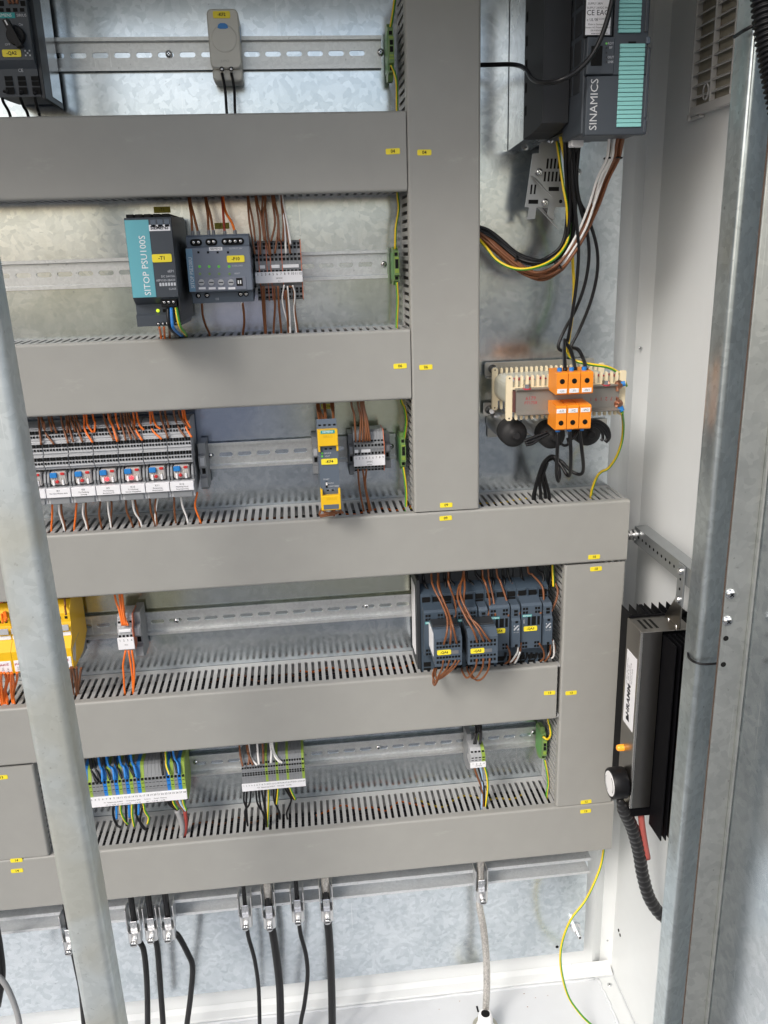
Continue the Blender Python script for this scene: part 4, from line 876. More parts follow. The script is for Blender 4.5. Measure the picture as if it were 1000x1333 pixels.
# ten-way strip
x0, x1 = at(461, 590, -60)[0], at(500.5, 590, -60)[0]; z1 = at(480, 560, -50)[1]; z0 = at(482, 613.5, -50)[1]
term_strip('ten-way grey terminal strip beside the slim safety relay', x0, x1, (z0+z1)/2, z1-z0, -60, 9, [TGREY], (.52, .36, -.02, -.72, -.88), bands=(.22,), seps=(9,), label_f=(-.62, -.12), jump=((0, 1.4, .1), (2, 5, .1)), lab_lines=('24VDC', 'sicher'), ow=.6, oh=3)
end_bracket('grey end bracket left of the ten-way strip', at(457, 585, -40)[0], 38, 6, 56, -46)
end_bracket('grey end bracket right of the ten-way strip', at(504.5, 583, -30)[0], 38, 7, 48, -36)
for pts in ([(430, 132), (452, 230), (463, 420)], [(478, 132), (498, 250), (490, 420)], [(498, 132), (512, 260), (512, 420)], [(508, 132), (530, 260), (532, 415)], [(514, 132), (535, 260), (550, 412)], [(518, 132), (545, 260), (566, 412)]):
    wire('brown', 'into the ten-way terminal strip', 'd', pts, (-52, -62), 1.3, up=50)
for pts in ([(478, 615), (490, 760), (522, 932)], [(513, 615), (532, 760), (562, 922)], [(540, 615), (533, 740), (575, 932)]): wire('brown', 'below the ten-way terminal strip', 'd', pts, (-60, -55), 1.3, dn=25)
# ------------------------------------------------------------------ row 4: yellow modules, small strip, contactors
YM = -93
def yellow_module(label, xc, hw, side=False):
    zt = at(98, 785, YM+20)[1]; zb = at(98, 872, YM)[1]
    t = thing('yellow_relay_module', label, 'relay', (xc, 0, zb), 'yellow relay modules behind the left post')
    H = zt-zb
    MB().prism([(-8, zb+18), (-8, zt), (-62, zt+2), (-76, zt-12), (-76, zt-24), (-80, zt-36), (-80, zt-42), (YM, zt-54), (YM, zb+2), (YM+6, zb), (-40, zb+2)], 'x', xc-hw, xc+hw).build('body', YELP, t)
    if side: MB().prism([(-50, zt-52), (YM+8, zt-58), (YM+3, zb+14), (YM+12, zb+6), (-70, zb+30)], 'x', xc+hw, xc+hw+.5).build('side_print', plastic('printed side label', (.42, .42, .42), .5, .4, .6, 0), t)
    MB().box(xc-hw+1, xc+hw-1, -80.6, -79.6, zt-41.5, zt-36.5).build('white_marker', LABEL, t)
    lab = MB().box(xc-hw+1.6, xc+hw-1.6, YM-.7, YM+.3, zb+4, zt-66, .2).build('white_label', LABEL, t)
    text(lab, 'PNOZ', xc-1, zt-71, YM-.85, 3.0, INKR, rot=.12, bold=.1)
    for k, s_ in enumerate(('24V DC', 'S34 A1')): text(lab, s_, xc-3+6*k, (zb+zt-66)/2-4, YM-.85, 2.4, INK, rot=math.pi/2)
    MB().box(xc-hw+1.5, xc+hw-1.5, -84.5, -83, zt-33, zt-25, .3).build('grey_window', TGREYL, t)
    mb = MB(); holes_mb(mb, [(xc-hw*.45, zt-18), (xc+hw*.45, zt-18)], -76, 3.6, 3.6); mb.build('opening', HOLE, t)['kind'] = 'stuff'
    for d_ in (-.45, .45): MB().cyl((xc+d_*hw*1.1, YM+10, zb+1), (xc+d_*hw*1.1, YM+11, zb-6), 2, n=8).build('ferrule', TGREYD, t)
    return t
xr_ = at(92.5, 845, YM)[0]
hw = 9.2
yellow_module('yellow relay module on the right of the post, with printed side', xr_-hw, hw, True)
for k, lb in enumerate(('yellow relay module hidden by the left post', 'yellow relay module directly left of the post, label partly covered', 'yellow relay module left of the post, full white label in view', 'yellow relay module cut by the left edge of the picture')):
    yellow_module(lb, xr_-hw-(k*1+3.0)*18.9, hw)
end_bracket('grey end bracket against the yellow relay module', at(98, 826, -40)[0]-1, -198, 10, 58, -50)
for pts in ([(0, 170), (20, 260), (30, 340)], [(18, 165), (45, 240), (60, 325)], [(35, 165), (60, 230), (75, 300)]): wire('orange', 'into the yellow modules from above', 'o', pts, (-60, -92), 1.5, up=60)
wire('brown', 'into the yellow module right of the post', 'o', [(705, 110), (708, 180), (718, 250)], (-70, -88), 1.4, up=40)
for pts in ([(15, 880), (15, 1000), (35, 1180)], [(45, 880), (70, 960), (45, 1150)], [(85, 885), (90, 960), (60, 1100)], [(85, 885), (110, 940), (60, 1040)], [(125, 880), (120, 1000), (130, 1145)], [(130, 880), (150, 1000), (135, 1140)], [(185, 880), (185, 960), (145, 1120)], [(-20, 880), (-15, 1000), (10, 1160)]): wire('orange', 'below the yellow modules', 'o', pts, (-102, -66), 1.6, dn=20)
for pts in ([(770, 820), (778, 920), (785, 1030)], [(785, 820), (815, 950), (835, 1110)], [(830, 820), (840, 950), (842, 1100)], [(880, 830), (865, 960), (850, 1090)]): wire('brown', 'below the yellow module right of the post', 'o', pts, (-95, -55), 1.5, dn=20)
x0, x1 = at(154, 830, -58)[0], at(175.5, 830, -58)[0]; z1 = at(165, 800, -50)[1]; z0 = at(167, 846, -50)[1]
term_strip('tiny four-way grey terminal strip with only orange wires', x0, x1-1.5, (z0+z1)/2, z1-z0, -58, 4, [TGREYL], (.62, -.06, -.88), bands=(.8,), seps=(4,), label_f=(-.78, -.12), jump=((.3, 3.7, .25),), lab_lines=('Not',), ow=.6, oh=3.4)
end_bracket('grey end bracket right of the tiny four-way strip', at(179, 818, -45)[0], -197, 10, 66, -50)
for pts in ([(280, 148), (300, 215), (318, 298)], [(303, 146), (312, 220), (328, 298)], [(315, 146), (322, 230), (336, 298)], [(318, 146), (330, 250), (348, 298)]): wire('orange', 'into the tiny four-way strip', 'e', pts, (-52, -62), 1.4, up=60)
for pts in ([(335, 425), (322, 500), (325, 560), (330, 640)], [(350, 425), (362, 500), (370, 570), (374, 640)], [(367, 425), (378, 500), (380, 570), (376, 640)]): wire('orange', 'below the tiny four-way strip', 'e', pts, (-58, -60), 1.4, dn=25)
# contactors
YC = -84
cx = [(545.5, 595), (592, 640.5), (638, 683), (681, 727)]
def contactor(i):
    l, r = cx[i]; dy = -3.5*i
    x0, x1 = at(l+6, 800+dy, YC)[0], at(r-1, 800+dy, YC)[0]
    x0 = at(551, 800, YC)[0]+i*45.2; x1 = x0+44.8
    zt = at(570, 772, -58)[1]; zb = at(690, 862, -60)[1]; zu = at(570, 794.5, -62)[1]; zf0 = at(575, 797, YC)[1]; zf1 = at(700, 843, YC)[1]
    lb = ('contactor farthest left with auxiliary block tagged QA6', 'second contactor from the left with auxiliary block tagged QA5', 'contactor tagged QA4 without a front auxiliary block', 'contactor farthest right, tagged QA3, next to the short upright duct')[i]
    t = thing('contactor', lb, 'contactor', ((x0+x1)/2, 0, zb), 'dark blue grey contactors in a row')
    MB().prism([(-8, zb+4), (-8, zt+6), (-40, zt+8), (-60, zt), (-62, zu), (-64, zu-1), (-64, zb), (-40, zb-2)], 'x', x0, x1).build('body', NAVY, t)
    MB().box(x0+.2, x1-.2, -40, -8, zt+5, zt+26, .8).build('upper_block', ANTHD, t)
    # upper terminals: three cable wells
    n = 3; p = (x1-x0)/n
    mb = MB()
    for k in range(n):
        xc = x0+p*(k+.5); f = zt-2
        mb.box(xc-p*.36, xc+p*.36, -62.4, -58, f-9, f-2); mb.box(xc-p*.36, xc+p*.36, -63, -58, f-14.5, f-10.5)
        for d_ in (-.2, .2): mb.box(xc+p*d_-1.9, xc+p*d_+1.9, -63.4, -58, f-20, f-16.5)
    mb.build('opening', HOLE, t)
    mb = MB()
    for k in range(n):
        xc = x0+p*(k+.5)
        mb.box(xc-p*.34, xc+p*.34, -64.4, -60, zb+8, zb+15); mb.box(xc-p*.34, xc+p*.34, -64.4, -60, zb+1, zb+6)
    mb.build('opening', HOLE, t)
    for k in range(1, n): MB().box(x0+p*k-.5, x0+p*k+.5, -65, -60, zt-22, zt-1).build('rib', NAVY, t)
    xm = x0+29.5
    front = MB().prism([(-60, zf1-3), (-60, zf0+7), (YC+3, zf0+3), (YC, zf0), (YC, zf1), (YC+4, zf1-2)], 'x', x0+1, xm).build('front_housing', NAVYF if i > 1 else NAVY, t)
    MB().prism([(-60, zf1), (-60, zf0+3), (YC+3, zf0+2), (YC-1, zf0-2), (YC-1, zf0-16), (YC-5, zf0-19), (YC-5, zf1+6), (YC+2, zf1+3)], 'x', xm+2, x1-1).build('suppressor_module', NAVYF, t)
    MB().box(xm-.2, xm+2.2, -76, -60, zf1+2, zf0+2).build('joint', HOLE, t)
    mb = MB(); zz = zf0-4
    for xx in (x0+4.5, x0+8.5, x0+21.5, x0+25.5):
        for d_ in (0, 5.5): mb.box(xx-1.5, xx+1.5, YC-.4, YC+.6, zz-d_-1.7, zz-d_+1.7)
    for xx in (x0+4.5, x0+8.5, x0+21.5, x0+25.5):
        for d_ in (0, 5.5): mb.box(xx-1.5, xx+1.5, YC-.4, YC+.6, zf1+3+d_-1.6, zf1+3+d_+1.6)
    for d_ in (0, 5): mb.box(xm+6, xm+11, YC-1.6, YC, zz-2-d_-1.7, zz-2-d_+1.7)
    mb.box(xm+7, xm+10.5, YC-5.5, YC, zf0-22, zf0-19); mb.box(xm+7, xm+10.5, YC-5.6, YC, zf1+6, zf1+10)
    mb.build('opening', HOLE, t)
    bp = MB().box(x0+2.5, x0+15.5, YC-.6, YC+.2, zf0-16, zf0-12.8).build('brand_plate', TEALD, t); text(bp, 'SIEMENS', x0+9, zf0-14.4, YC-.7, 2.3, WHITE)
    if i > 1:
        mb = MB(); zc = zf0-22
        for a, b in ((10, 13.5), (15.5, 21.5), (23.5, 27)): mb.box(x0+a, x0+b, YC-.5, YC+.4, zc-7, zc+6)
        mb.build('indicator_window', HOLE, t)
        text(t, '3RT2', x0+5, zc-1, YC-.15, 2, GREYL, rot=math.pi/2)
        name_tag(t, x0+14, zf0-34, YC, '-QA4' if i == 2 else '-QA3', 19, 7, ts=3.3)
        mb = MB(); random.seed(i)
        for a in range(5):
            for b in range(5):
                if (a*3+b*5) % 4 < 2: mb.box(xm+5+a*1.5, xm+6.3+a*1.5, YC-5.25, YC-4.8, zf0-33+b*1.5, zf0-31.7+b*1.5)
        mb.build('code_print', GREYL, t)
        text(t, '24 V DC', xm+8.5, zf0-36, YC-5.2, 1.6, GREYL)
    return t, x0, x1, zt, zb, zf0, zf1
cons = [contactor(i) for i in range(4)]
_x = cons[0][1]
t0 = cons[0][0]; MB().box(_x-5.5, _x-.2, -60, -8, cons[0][4]+2, cons[0][3]+22, .8).build('side_cheek', ANTHD, t0); MB().box(_x-6.1, _x-5.4, -44, -12, cons[0][4]+18, cons[0][3]+8).build('side_plate', LABEL, t0)
YA = -128
for i, (l, r, tp, bt) in enumerate(((566, 601.5, 829, 866.5), (609.5, 648, 827, 864))):
    x0, x1 = at(l, (tp+bt)/2, YA)[0], at(r, (tp+bt)/2, YA)[0]; z0, z1 = at((l+r)/2, bt, YA)[1], at((l+r)/2, tp, YA)[1]
    t = cons[i][0]
    MB().prism([(-80, z0+4), (-80, z1+6), (YA+12, z1+6), (YA, z1-2), (YA, z0)], 'x', x0, x1).build('auxiliary_block', NAVYF, t)
    MB().box(x0+.8, x1-.8, -109, -86, z1+5, z1+8, .4).build('dark_top', ANTHD, t)
    MB().box(x0-.6, x0+.1, -118, -84, z0+10, z1+2).build('side_label', LABEL if i == 0 else ANTHD, t)
    mb = MB(); h = z1-z0; n = 8
    for f in (.80, .66, .30, .14):
        for k in range(n):
            xx = x0+1.8+(x1-x0-3.6)*(k+.5)/n; mb.box(xx-1.5, xx+1.5, YA-.4, YA+.5, z0+f*h-(1.9 if f in (.8, .14) else 1.4), z0+f*h+(1.9 if f in (.8, .14) else 1.4))
    mb.build('opening', HOLE, t)
    MB().box(x0+22, x0+32, YA-.5, YA+.3, z0+.46*h-2.4, z0+.46*h+2.4).build('grey_marker', TGREYD, t)
    name_tag(t, x0+12.5, z0+.48*h, YA, ('-QA6', '-QA5')[i], 18.5, 6.8, ts=3.3)
fq = 'from the upper duct to the contactors'
for pts in ([(248, 140), (270, 270), (350, 430), (410, 590), (405, 740), (375, 855)], [(316, 135), (320, 270), (395, 470), (440, 620), (448, 750), (440, 850)], [(318, 135), (345, 330), (420, 520), (470, 680), (508, 845)], [(422, 140), (425, 230), (475, 370), (500, 500), (488, 580)],
            [(578, 120), (525, 280), (520, 400), (590, 560), (680, 720), (718, 835)], [(575, 120), (545, 270), (560, 400), (660, 600), (740, 730), (785, 825)], [(582, 120), (590, 260), (580, 400), (600, 540), (720, 650), (800, 760), (850, 825)], [(770, 125), (800, 230), (840, 380), (842, 500), (825, 560)]):
    wire('brown', fq, 'f', pts, ([-55]+[-66-(abs(YA)-60)*min(1, 1.35*j/(len(pts)-1)) for j in range(1, len(pts)-1)]+[YA-1] if pts[-1][1] > 700 else [-55]+[-70-14*j/(len(pts)-1) for j in range(1, len(pts)-1)]+[YC-1]), 1.45, up=60)
for pts in ([(50, 115), (75, 280), (110, 450), (135, 640)], [(148, 115), (190, 240), (245, 400), (285, 560), (283, 640)], [(325, 262), (390, 380), (432, 500), (425, 580), (408, 610)], [(508, 90), (560, 160), (650, 260), (688, 350), (690, 500), (675, 590), (655, 605)], [(790, 220), (835, 280), (855, 350), (840, 450), (800, 550), (785, 575)]):
    wire('brown', fq, 'g', pts, (-50, YC-1), 1.45, up=(60 if pts[0][1] < 200 else 0))
fb = 'looping below the auxiliary blocks'
for pts in ([(370, 1020), (355, 1100), (310, 1200), (285, 1260), (268, 1200), (300, 1110)], [(435, 1015), (400, 1110), (330, 1190), (285, 1270), (265, 1230), (285, 1120)], [(500, 1015), (440, 1100), (350, 1180), (290, 1225), (262, 1170), (280, 1100)], [(535, 1015), (480, 1090), (390, 1170), (310, 1210), (290, 1150), (300, 1100)],
            [(712, 1005), (700, 1090), (640, 1180), (600, 1190), (560, 1120), (560, 1090)], [(780, 1000), (770, 1090), (720, 1180), (670, 1200), (620, 1130), (610, 1080)], [(845, 1000), (830, 1110), (770, 1200), (710, 1220), (660, 1160), (645, 1090)]):
    wire('brown', fb, 'f', pts, (YA-1, YA+2, YA+5, YA+10, -105, -95), 1.3)
fp = 'dropping from the contactors into the duct below'
for cc, pts in (('brown', [(268, 985), (300, 1060), (295, 1150), (240, 1195)]), ('white', [(398, 945), (390, 1050), (350, 1120), (305, 1180)]), ('brown', [(428, 950), (420, 1050), (390, 1110), (300, 1185)]), ('white', [(415, 1060), (395, 1120), (355, 1190)]), ('brown', [(640, 955), (690, 1040), (695, 1120), (655, 1165)]), ('white', [(768, 915), (775, 990), (765, 1060), (740, 1120)]), ('white', [(800, 920), (812, 1020), (808, 1100), (780, 1130)]), ('brown', [(790, 915), (820, 990), (815, 1080), (790, 1120)]), ('brown', [(770, 960), (768, 1070), (735, 1130), (705, 1165)])):
    wire(cc, fp, 'g', pts, (YC-1, -74), 1.35)
for k, px in enumerate((250, 450, 500, 550, 610, 660)): wire('black', fp, 'g', [(px, 1060), (px-8, 1110), (px-45, 1170)], (-64, -62), 1.9, dn=8)
fz = 'arching into the contactors from above'
for pts in ([(165, 150), (180, 240), (235, 330), (245, 390)], [(380, 150), (390, 220), (395, 330), (380, 390)], [(430, 160), (480, 250), (495, 330), (490, 390)], [(610, 170), (665, 230), (695, 300), (690, 370)], [(700, 110), (770, 210), (795, 300), (800, 350)]): wire('black', fz, 'f', pts, (-40, -58), 1.9, up=40)
for pts in ([(90, 150), (110, 230), (120, 330), (115, 390)], [(220, 130), (235, 220), (245, 320), (250, 370)], [(275, 120), (310, 240), (340, 330), (345, 370)], [(430, 150), (465, 240), (480, 300), (480, 345)], [(620, 80), (680, 150), (685, 240), (640, 350), (600, 365)], [(780, 80), (775, 190), (765, 280), (725, 345)]): wire('black', fz, 'g', pts, (-40, -60), 1.9, up=40)
wire('PE', '', 'g', [(797, 55), (800, 150), (806, 300)], (-50, -58), 1.8, up=40, label='green and yellow wire at the right end of the contactor row')
# ------------------------------------------------------------------ row 5 terminal strips
def strip5(label, pl, pr_, pt, pb, yf, n, cols, lab, slope_rows=(.78, .62, .06, -.12, -.9), lines=None, dz=0, lf=(-.72, -.28), ow=.6):
    x0, x1 = at(pl, (pt+pb)/2, yf)[0], at(pr_, (pt+pb)/2-6, yf)[0]; mid = (pl+pr_)/2
    z1, z0 = at(mid, pt, yf+20)[1], at(mid, pb, yf+9)[1]
    return term_strip(label, x0, x1, (z0+z1)/2, z1-z0, yf, n, cols, slope_rows, bands=(.28, -.02), label_f=lf, lab_lines=lines or (), ow=ow, oh=3.2)
GYI = {0, 3, 11, 14, 17, 20, 25}; BLI = {1, 4, 12, 15, 18, 21, 26}
def col1(i):
    j = n1-1-i
    return TGRY if j in GYI else (TBLUE if j in BLI else TGREY)
n1 = 28
strip5('long strip of blue, green and grey terminals beside the left post', 104, 241, 989, 1048, -62, n1, col1, None, slope_rows=(.40, .26, -.02, -.94), lines=('-X1  Einspeisung 3x400V      Verbraucher 230V       Reserve      Pumpe  Heizung', '-X1  L1 N PE  L2 N PE  L3 N PE        L N PE          24V      L N PE   L N PE'), lf=(-.72, -.24))
def col2(i): return TGRY if i in (9, 13, 17, 23) else TGREY
strip5('grey terminal strip with four green yellow terminals and white wires', 314, 396, 976, 1024, -62, 24, col2, None, lines=('-X5   Steuerung 24VDC    Sensoren    Ventile', ), lf=(-.86, -.42), slope_rows=(.62, .44, .2, .04, -.94))
def col3(i): return TGRY if i == 3 else TGREYL
strip5('small light grey strip of four terminals with a white label', 613, 632, 966, 994, -60, 4, col3, None, lines=('-X0 Netz',), lf=(-.95, -.35), slope_rows=(.55, .1, -.1))
end_bracket('grey end bracket left of the small light grey strip', at(610, 970, -30)[0], -432, 7, 60, -42)
u5 = 'into the long blue and green strip'
for cc, pts in (('blue', [(1, 150), (2, 180), (4, 200)]),): pass
for cc, pts in (('black', [(165, 155), (175, 195), (195, 225)]), ('black', [(180, 153), (192, 190), (205, 222)]), ('black', [(170, 155), (180, 205), (188, 225)]), ('blue', [(198, 150), (208, 180), (210, 222)]), ('black', [(215, 150), (228, 185), (240, 215)]), ('blue', [(228, 148), (248, 175), (254, 215)]), ('black', [(258, 145), (270, 180), (283, 210)]), ('blue', [(275, 142), (290, 170), (296, 210)]), ('black', [(300, 140), (312, 170), (330, 205)]), ('blue', [(317, 137), (328, 165), (338, 205)]), ('black', [(428, 124), (430, 160), (436, 198)]), ('PE', [(446, 122), (448, 160), (460, 195)]), ('black', [(468, 120), (480, 155), (488, 190)]), ('blue', [(474, 120), (490, 155), (494, 190)])):
    wire(cc, u5, 'h', pts, (-50, -64), 1.75 if cc != 'PE' else 1.7, up=60)
for k, px in enumerate((157, 360)): pass
b5 = 'below the long blue and green strip'
for cc, pts in (('black', [(250, 300), (250, 345), (262, 380), (278, 392)]), ('blue', [(262, 312), (263, 360)]), ('PE', [(278, 296), (278, 330), (290, 360), (305, 380)]), ('black', [(296, 295), (298, 350), (300, 385)]), ('blue', [(308, 300), (311, 355)]), ('PE', [(322, 288), (320, 340), (328, 388)]), ('black', [(335, 290), (338, 350), (360, 385), (374, 402)]), ('blue', [(346, 295), (344, 345)]), ('PE', [(360, 285), (368, 330), (382, 355), (378, 378)]), ('black', [(360, 310), (350, 370), (368, 400)]), ('black', [(448, 280), (458, 305), (485, 325)]), ('black', [(458, 275), (465, 300), (490, 328)]), ('PE', [(472, 272), (475, 300), (490, 325)]), ('brown', [(482, 270), (490, 300), (515, 330)]), ('lightblue', [(492, 270), (502, 305), (520, 330)]), ('PE', [(508, 268), (512, 300), (522, 328)])):
    wire(cc, b5, 'h', pts, (-60, -62), 1.7)
wire('grey', '', 'h', [(488, 328), (503, 365), (508, 400), (502, 438)], (-62, -60), 4.2, dn=20, label='grey sheathed cable entering the lowest duct below the long strip', cat='cable')
wire('redbrown', '', 'h', [(517, 330), (521, 370), (518, 410), (512, 432)], (-60, -60), 2.8, dn=20, label='red sheathed cable entering the lowest duct below the long strip', cat='cable')
u6 = 'into the strip with green yellow terminals'
for cc, pts in (('brown', [(720, 96), (724, 130), (732, 165)]), ('brown', [(748, 94), (755, 125), (770, 160)]), ('brown', [(752, 94), (756, 130), (752, 160)]), ('white', [(756, 105), (768, 140), (785, 160)]), ('white', [(786, 88), (788, 120), (792, 158)]), ('brown', [(806, 86), (808, 120), (808, 155)]), ('white', [(834, 82), (838, 110), (836, 152)]), ('white', [(840, 82), (850, 125), (870, 150)]), ('white', [(842, 84), (858, 130), (878, 152)])):
    wire(cc, u6, 'h', pts, (-50, -64), 1.5, up=60)
b6 = 'below the strip with green yellow terminals'
for cc, pts in (('black', [(738, 240), (736, 290), (745, 320), (742, 345)]), ('black', [(748, 240), (745, 295), (748, 360)]), ('black', [(762, 240), (758, 300), (740, 330)]), ('black', [(780, 238), (786, 300), (810, 340), (822, 378)]), ('black', [(790, 238), (798, 310), (818, 372)]), ('black', [(800, 238), (812, 310), (820, 350)]), ('black', [(815, 236), (815, 310), (822, 365)]), ('PE', [(828, 234), (828, 300), (824, 378)]), ('PE', [(865, 230), (862, 270), (858, 305)]), ('black', [(848, 232), (848, 290), (866, 330)]), ('black', [(858, 232), (855, 300), (868, 335)]), ('black', [(878, 230), (900, 265), (912, 290), (896, 335)]), ('PE', [(903, 226), (912, 255), (928, 288)]), ('black', [(890, 228), (915, 280), (930, 288)])):
    wire(cc, b6, 'h', pts, (-60, -62), 1.45, dn=0 if pts[-1][1] < 320 else 12)
for pts in ([(98, 120), (95, 180), (85, 245)], [(112, 120), (108, 180), (97, 245)], [(122, 118), (125, 180), (122, 245)], [(132, 118), (134, 190), (128, 245)]): wire('black', 'into the small light grey strip', 'i', pts, (-50, -62), 1.5, up=60)
for cc, pts in (('brown', [(82, 380), (110, 460), (138, 540), (145, 660)]), ('black', [(108, 375), (130, 450), (150, 530), (152, 660)]), ('lightblue', [(122, 375), (138, 450), (140, 560), (135, 660)]), ('PE', [(148, 372), (170, 450), (175, 540), (158, 665)])):
    wire(cc, 'below the small light grey strip', 'i', pts, (-60, -62), 1.6, dn=20, label=None)
# ------------------------------------------------------------------ bottom: clamp rail, clamps, cables
YCR = -44
xe = at(769, 1130, YCR)[0]
za = at(769, 1111, YCR)[1]; zz1 = at(769, 1119, YCR)[1]; zz2 = at(769, 1132, YCR)[1]; zz3 = at(769, 1136.5, YCR)[1]
t = thing('clamp_rail', 'long steel channel rail holding the cable clamps at the bottom', 'channel rail', (-200, -30, zz3))
zt_, zb_ = zz1+3.5, zz3-.5
MB().prism([(-14, zb_), (YCR, zb_), (YCR, zb_+4.5), (YCR+1.2, zb_+4.5), (YCR+1.2, zb_+1.2), (-15.2, zb_+1.2), (-15.2, zt_-1.2), (YCR+1.2, zt_-1.2), (YCR+1.2, zt_-5.5), (YCR, zt_-5.5), (YCR, zt_), (-14, zt_)], 'x', -900, xe).build('channel', CRAIL, t)
for px in (300, 722): x = at(px, 1130, -10)[0]; MB().box(x-12, x+12, -14, -.2, zb_+2, zt_-2, .5).build('standoff', RAIL, t)
q = at3(722, 1126.5, -16); screw(t, q, (0, -1, 0), 3.6, 2)
cl = [((176, 1191), 1222, 4.6, 0), ((198, 1189), 1218, 4.6, 0), ((220, 1187), 1217, 4.6, 0), ((320, 1172), 1201, 3.6, 0), ((350.5, 1167), 1202, 5.6, 1), ((387.5, 1164), 1194, 3.6, 0), ((425, 1158), 1193, 5.6, 1), ((625.5, 1140), 1168, 5.2, 1), ((92, 1200), 1233, 3.6, 0)]
cn = ['leftmost of three clamps close together right of the post', 'middle of three clamps close together right of the post', 'rightmost of three clamps close together right of the post', 'slim cable clamp with a black cable left of a thick cable', 'wide cable clamp holding the thick black cable nearest the three clamps', 'slim cable clamp between the two thick black cables', 'wide cable clamp holding the rightmost thick black cable', 'cable clamp holding the silver braided cable', 'cable clamp partly hidden by the left post']
clx = []
for ((px, py), ps, r, br), lb in zip(cl, cn):
    yc = YCR-9
    x, z = at(px, (1.0*py+ps)/2, yc); hw = 9.6; zs = at(px, ps, yc-10)[1]
    t = thing('cable_clamp', lb, 'cable clamp', (x, yc, zs-6), 'metal cable clamps on the bottom rail')
    ztop = zt_+3
    # bail: two legs hooked in the rail, curved saddle below
    for sx in (-1, 1): MB().box(x+sx*hw-.8, x+sx*hw+.8, yc-9, YCR+4, zs+13.2, ztop+8 if br else ztop+2, .5).build('leg', ALU, t)
    pr = rounded(x-hw, x+hw, yc-14, yc+6, 5, 5)
    MB().prism(pr, 'z', zs-7, zs+13).build('saddle', ALU, t)
    MB().box(x-5.2, x+5.2, yc-8.5, yc-6.8, zs+13.2, zs+30, .5).box(x-.9, x+.9, yc-9.2, yc-8.5, zs+16, zs+25, .2).build('pressure_plate', SCREW, t)
    MB().cyl((x, yc-13.5, zs), (x, yc-19, zs), 4.2, n=14).build('screw_boss', ALU, t)
    MB().lathe((x, yc-19, zs), (0, -1, 0), [(0, 5.2), (3, 5.2), (4, 4.2)], 16).box(x-4, x+4, yc-23.3, yc-22.9, zs-.7, zs+.7, 0, 1).build('screw', [STEEL, HOLE], t)
    clx.append((x, zs))
BRAID = zinc('tinned braid', (.30, .28, .26), (.80, .77, .72), (.3, .5), 700, metal=.8, bump=.5)
def cable(label, ci, pts, r, top_braid=False, mat=None, yend=-70):
    x, zs = clx[ci]; yc = YCR-9
    P = [Vector((x, yc, zt_+60)), Vector((x, yc, zt_+15)), Vector((x, yc-1, zs+10)), Vector((x, yc-1, zs-6))]+[at3(a, b, yc-(k+1)*2) for k, (a, b) in enumerate(pts)]
    sp = spline(P, 8)
    o = MB().tube(sp, r, 14).build('cable', mat or WIRE['black']); tag(o, label, 'cable')
    if top_braid:
        MB().tube([Vector((x, yc, zt_+48)), Vector((x, yc, zs+26))], r*1.04, 14).build('bared_screen', BRAID, o)
    return o
L = lambda z, *p: [zp(z, *q) for q in p]
cable('black cable from the leftmost of the three close clamps', 0, L('l', (622, 850), (635, 950), (640, 1060), (641, 1177), (642, 1300)), 4.4)
cable('black cable from the middle of the three close clamps', 1, L('l', (682, 840), (692, 950), (700, 1060), (708, 1177), (712, 1300)), 4.4)
cb_ = cable('black printed cable curving right from the rightmost close clamp', 2, L('l', (770, 790), (815, 870), (836, 930), (828, 1050), (812, 1177), (800, 1300)), 4.4)
cable('slim black cable beside the thick cable, kinked to the right', 3, L('m', (178, 430), (205, 530), (222, 650), (227, 810), (228, 950)), 3.2)
cable('thick black cable below the left wide clamp', 4, L('m', (285, 420), (300, 520), (314, 650), (318, 810), (318, 950)), 6.2, True)
cable('slim black cable bowing right between the two thick cables', 5, L('m', (405, 420), (428, 510), (435, 600), (422, 720), (405, 810), (395, 950)), 3.4)
cable('thick black cable below the right wide clamp', 6, L('m', (527, 410), (533, 500), (539, 650), (542, 810), (542, 950)), 6.3, True)
bc = cable('silver braided screen cable running down into a white gland', 7, L('n', (247, 380), (268, 500), (282, 650), (284, 780), (279, 900), (278, 940)), 5.6, False, BRAID)
cable('black cable passing behind the left post', 8, [(100, 1260), (106, 1290), (110, 1333), (114, 1370)], 4.4)
o = MB().tube(spline([at3(-6, 1200, -70), at3(0, 1235, -72), at3(3, 1270, -76), at3(-3, 1310, -80)]), 5, 12).build('cable', WIRE['black']); tag(o, 'black cable at the lower left edge of the picture', 'cable')
o = MB().tube(spline([at3(-15, 1265, -90), at3(2, 1275, -92), at3(14, 1295, -94), at3(24, 1325, -96), at3(28, 1360, -98)]), 4.2, 12).build('cable', WIRE['grey']); tag(o, 'pale grey cable curving at the lower left corner', 'cable')
# gland under the braided cable
p = at3(632, 1322, -74); gx, gz = p.x, ZF+12
t = thing('cable_gland', 'white cable gland with brass coloured ring at the end of the braided cable', 'cable gland', (gx, -74, ZF-2))
MB().lathe((gx, -74, p.z+4), (0, 0, -1), [(0, 9), (2, 11), (14, 12.5), (24, 13), (26, 15.5), (44, 16)], 20).build('nut', WHITE, t)
MB().lathe((gx, -74, p.z+4.4), (0, 0, -1), [(0, 7.2), (.5, 7.2)], 16).build('bore', HOLE, t)
MB().lathe((gx, -74, p.z-22), (0, 0, -1), [(0, 21), (3, 21.5), (6, 21)], 28).build('ring', plastic('aged brass', (.55, .52, .42), .4, .5, .1, .05, metal=.8), t)
pe = [zp('n', *a) for a in ((868, 108), (845, 210), (780, 350), (705, 450), (660, 570), (655, 690), (690, 830), (750, 920), (805, 975), (850, 1010))]
P = [at3(a, b, yy) for (a, b), yy in zip(pe, (-40, -46, -58, -66, -70, -72, -78, -84, -88, -90))]
P.insert(0, P[0]+Vector((0, 0, 40)))
